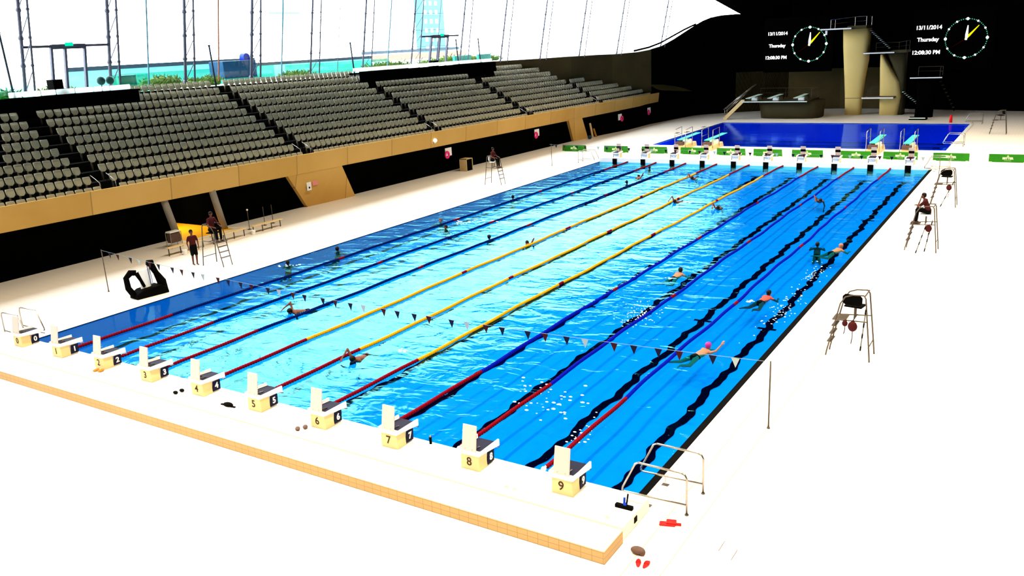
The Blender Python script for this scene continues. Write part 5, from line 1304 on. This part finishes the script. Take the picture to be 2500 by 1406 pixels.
for (x, y, w_, h, m, lab) in ((-19.7, 20.2, 1.3, 1.15, 'teal', 'teal panel right of the leftmost portal'), (-21.5, 61.2, 3.0, 0.9, 'teal', 'dark teal panel right of the middle portal'), (-21.0, 64.6, 2.4, 0.9, 'teal', 'darker teal panel below the ninth mullion'), (-25.5, 12.8, 1.0, 1.4, 'cblue', 'dark blue box at the left picture edge outside')):
    q = MB(); q.box(-0.15, 0.15, -w_ / 2, w_ / 2, 0, h); o = q.build('outdoor_panel', m, loc=(x, y, 7.95), bevel=0.04); tag(o, lab, 'panel')
r = empty('shipping_container', (-22.5, 31.6, 7.95), 0, 'dark blue container outside between the third and fourth mullions', 'container')
q = MB(); q.box(-0.8, 0.8, -1.65, 1.6, 0.35, 1.65); q.build('body', 'cblue', r, bevel=0.03); q = MB(); q.box(-0.8, 0.85, -1.7, 1.6, 0.0, 0.38); q.build('base', 'teal', r); q = MB(); q.tube((-0.2, 1.2, 1.85), (0.3, 1.2, 1.85), 0.33, n=16); q.build('drum', 'ublue', r)
def hedge(x, y0, y1, h, lab, n=60, seed=1, depth=0.8):
    rnd = random.Random(seed); q = MB()
    for k in range(n):
        y = rnd.uniform(y0, y1); t = (y - y0) / (y1 - y0); hh = h * (0.55 + 0.45 * math.sin(PI * t) ** 0.5) * rnd.uniform(0.6, 1)
        for j in range(7):
            a = rnd.uniform(0, 2 * PI); L = rnd.uniform(0.2, 0.5)
            p = V((x + rnd.uniform(-depth, depth), y, 7.95 + hh * rnd.uniform(0.2, 0.85)))
            dd = V((math.cos(a), math.sin(a), rnd.uniform(0.3, 1.5))).normalized() * L; s_ = dd.orthogonal().normalized() * 0.05
            q.add([p, p + dd * .5 + s_, p + dd, p + dd * .5 - s_], [(0, 1, 2, 3)])
        q.sphere((x, y, 7.95 + hh * .45), hh * 0.42, 7, 5)
    me = bpy.data.meshes.new('shrubs'); me.from_pydata(q.v, [], q.f); me.materials.append(M['foliage'])
    o = bpy.data.objects.new('shrubs', me); COL.objects.link(o); tag(o, lab, 'shrubs', None, 'stuff')
hedge(-20.8, 21.8, 25.2, 1.05, 'low green shrubs left of the third mullion', 60, 1); hedge(-20.8, 25.8, 28.6, 0.8, 'low green shrubs right of the third mullion', 40, 2)
hedge(-20.8, 35.0, 38.0, 0.6, 'low olive shrubs right of the fifth mullion', 40, 3); hedge(-21, 45.6, 51.3, 0.85, 'bright green shrubs left of the middle portal', 80, 4)
hedge(-21, 12.0, 13.6, 0.8, 'green shrubs at the foot of the leftmost mullion', 30, 5); hedge(-21, 15.2, 17.2, 0.8, 'green shrubs seen through the leftmost portal', 30, 6); hedge(-24, 57, 72, 1.0, 'pale green planting right of the middle portal', 90, 7)
for (x, y0, y1, z, h, m, lab) in ((-26, 20, 37, 9.45, 0.28, 'hoard', 'dark band of a hoarding outside the left bays'), (-26, 37, 52, 9.05, 0.25, 'hoard', 'dark band of a hoarding outside the middle bays')):
    r = empty('hoarding', (x, y0, 7.95), 0, lab, 'hoarding', 'hoardings outside')
    q = MB(); q.box(-0.05, 0.05, 0, y1 - y0, 0, z - 7.95); q.build('panel', 'cyanhoard', r); q = MB(); q.box(-0.06, 0.06, 0, y1 - y0, z - 7.95, z - 7.95 + h); q.build('top_band', m, r)
def far_block(x, y0, y1, z0, z1, lab, m, rows, cols, wm):
    r = empty('tower_block', (x, y0, z0), 0, lab, 'building', 'buildings far outside')
    q = MB(); q.box(-1.5, 0, 0, y1 - y0, 0, z1 - z0); q.build('facade', m, r)
    for i in range(rows):
        for j in range(cols):
            y = (y1 - y0) * (j + 0.5) / (cols + 1.2); z = 1.2 + (z1 - z0 - 1.5) * i / rows
            q = MB(); q.box(0, 0.08, y, y + (y1 - y0) * 0.11, z, z + (z1 - z0) / rows * 0.45); q.build('window', wm, r)
far_block(-70, 118.6, 125.8, 7.9, 24, 'pale blue tower with two columns of white windows behind the middle portal', 'bldg', 9, 3, 'bldgwin')
pal = mat('very_pale_block', (0.16, 0.36, 0.42), 0.6, noise=0.05)
far_block(-70, 82.5, 87.5, 14.0, 24, 'faint pale blue tower seen right of the fourth mullion', pal, 8, 3, 'bldgwin')
bt = mat('tan_low_block', (0.22, 0.13, 0.10), 0.7, noise=0.2)
far_block(-60, 88, 118, 7.9, 8.9, 'low brown building beyond the middle bays', bt, 1, 8, 'hoard')

# ---- splashes, bubbles and white flecks that imitate glints on the water
M['foam'] = mat('white_foam_and_glints', (0.9, 0.95, 0.97), 0.4, spec=0.5, noise=0.03)
def foam(x, y, rx, ry, n, r, lab, ang=0.0, seed=1):  # also scatters the white flecks that stand in for glints
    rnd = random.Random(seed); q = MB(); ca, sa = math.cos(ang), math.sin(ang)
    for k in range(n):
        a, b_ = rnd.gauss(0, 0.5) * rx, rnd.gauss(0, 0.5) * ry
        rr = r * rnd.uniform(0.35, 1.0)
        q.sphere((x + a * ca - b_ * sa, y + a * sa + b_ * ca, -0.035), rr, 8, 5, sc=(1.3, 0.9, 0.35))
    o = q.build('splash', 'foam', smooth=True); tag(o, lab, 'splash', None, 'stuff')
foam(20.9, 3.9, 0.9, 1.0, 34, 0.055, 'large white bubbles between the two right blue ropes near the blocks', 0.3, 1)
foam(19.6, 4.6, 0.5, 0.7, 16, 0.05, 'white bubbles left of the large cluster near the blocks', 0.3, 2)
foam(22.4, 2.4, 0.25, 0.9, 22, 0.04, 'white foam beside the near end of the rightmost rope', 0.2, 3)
foam(19.6, 12.6, 0.7, 1.6, 120, 0.03, 'white flecks imitating water glints left of the blue rope in the right half', 0.2, 4)
foam(24.25, 15.0, 0.45, 2.6, 75, 0.034, 'white flecks imitating water glints along the right wall in the rightmost lane', 0.0, 5)
foam(24.2, 20.6, 0.5, 2.2, 55, 0.03, 'white flecks imitating water glints behind the pair in the rightmost lane', 0.0, 6)
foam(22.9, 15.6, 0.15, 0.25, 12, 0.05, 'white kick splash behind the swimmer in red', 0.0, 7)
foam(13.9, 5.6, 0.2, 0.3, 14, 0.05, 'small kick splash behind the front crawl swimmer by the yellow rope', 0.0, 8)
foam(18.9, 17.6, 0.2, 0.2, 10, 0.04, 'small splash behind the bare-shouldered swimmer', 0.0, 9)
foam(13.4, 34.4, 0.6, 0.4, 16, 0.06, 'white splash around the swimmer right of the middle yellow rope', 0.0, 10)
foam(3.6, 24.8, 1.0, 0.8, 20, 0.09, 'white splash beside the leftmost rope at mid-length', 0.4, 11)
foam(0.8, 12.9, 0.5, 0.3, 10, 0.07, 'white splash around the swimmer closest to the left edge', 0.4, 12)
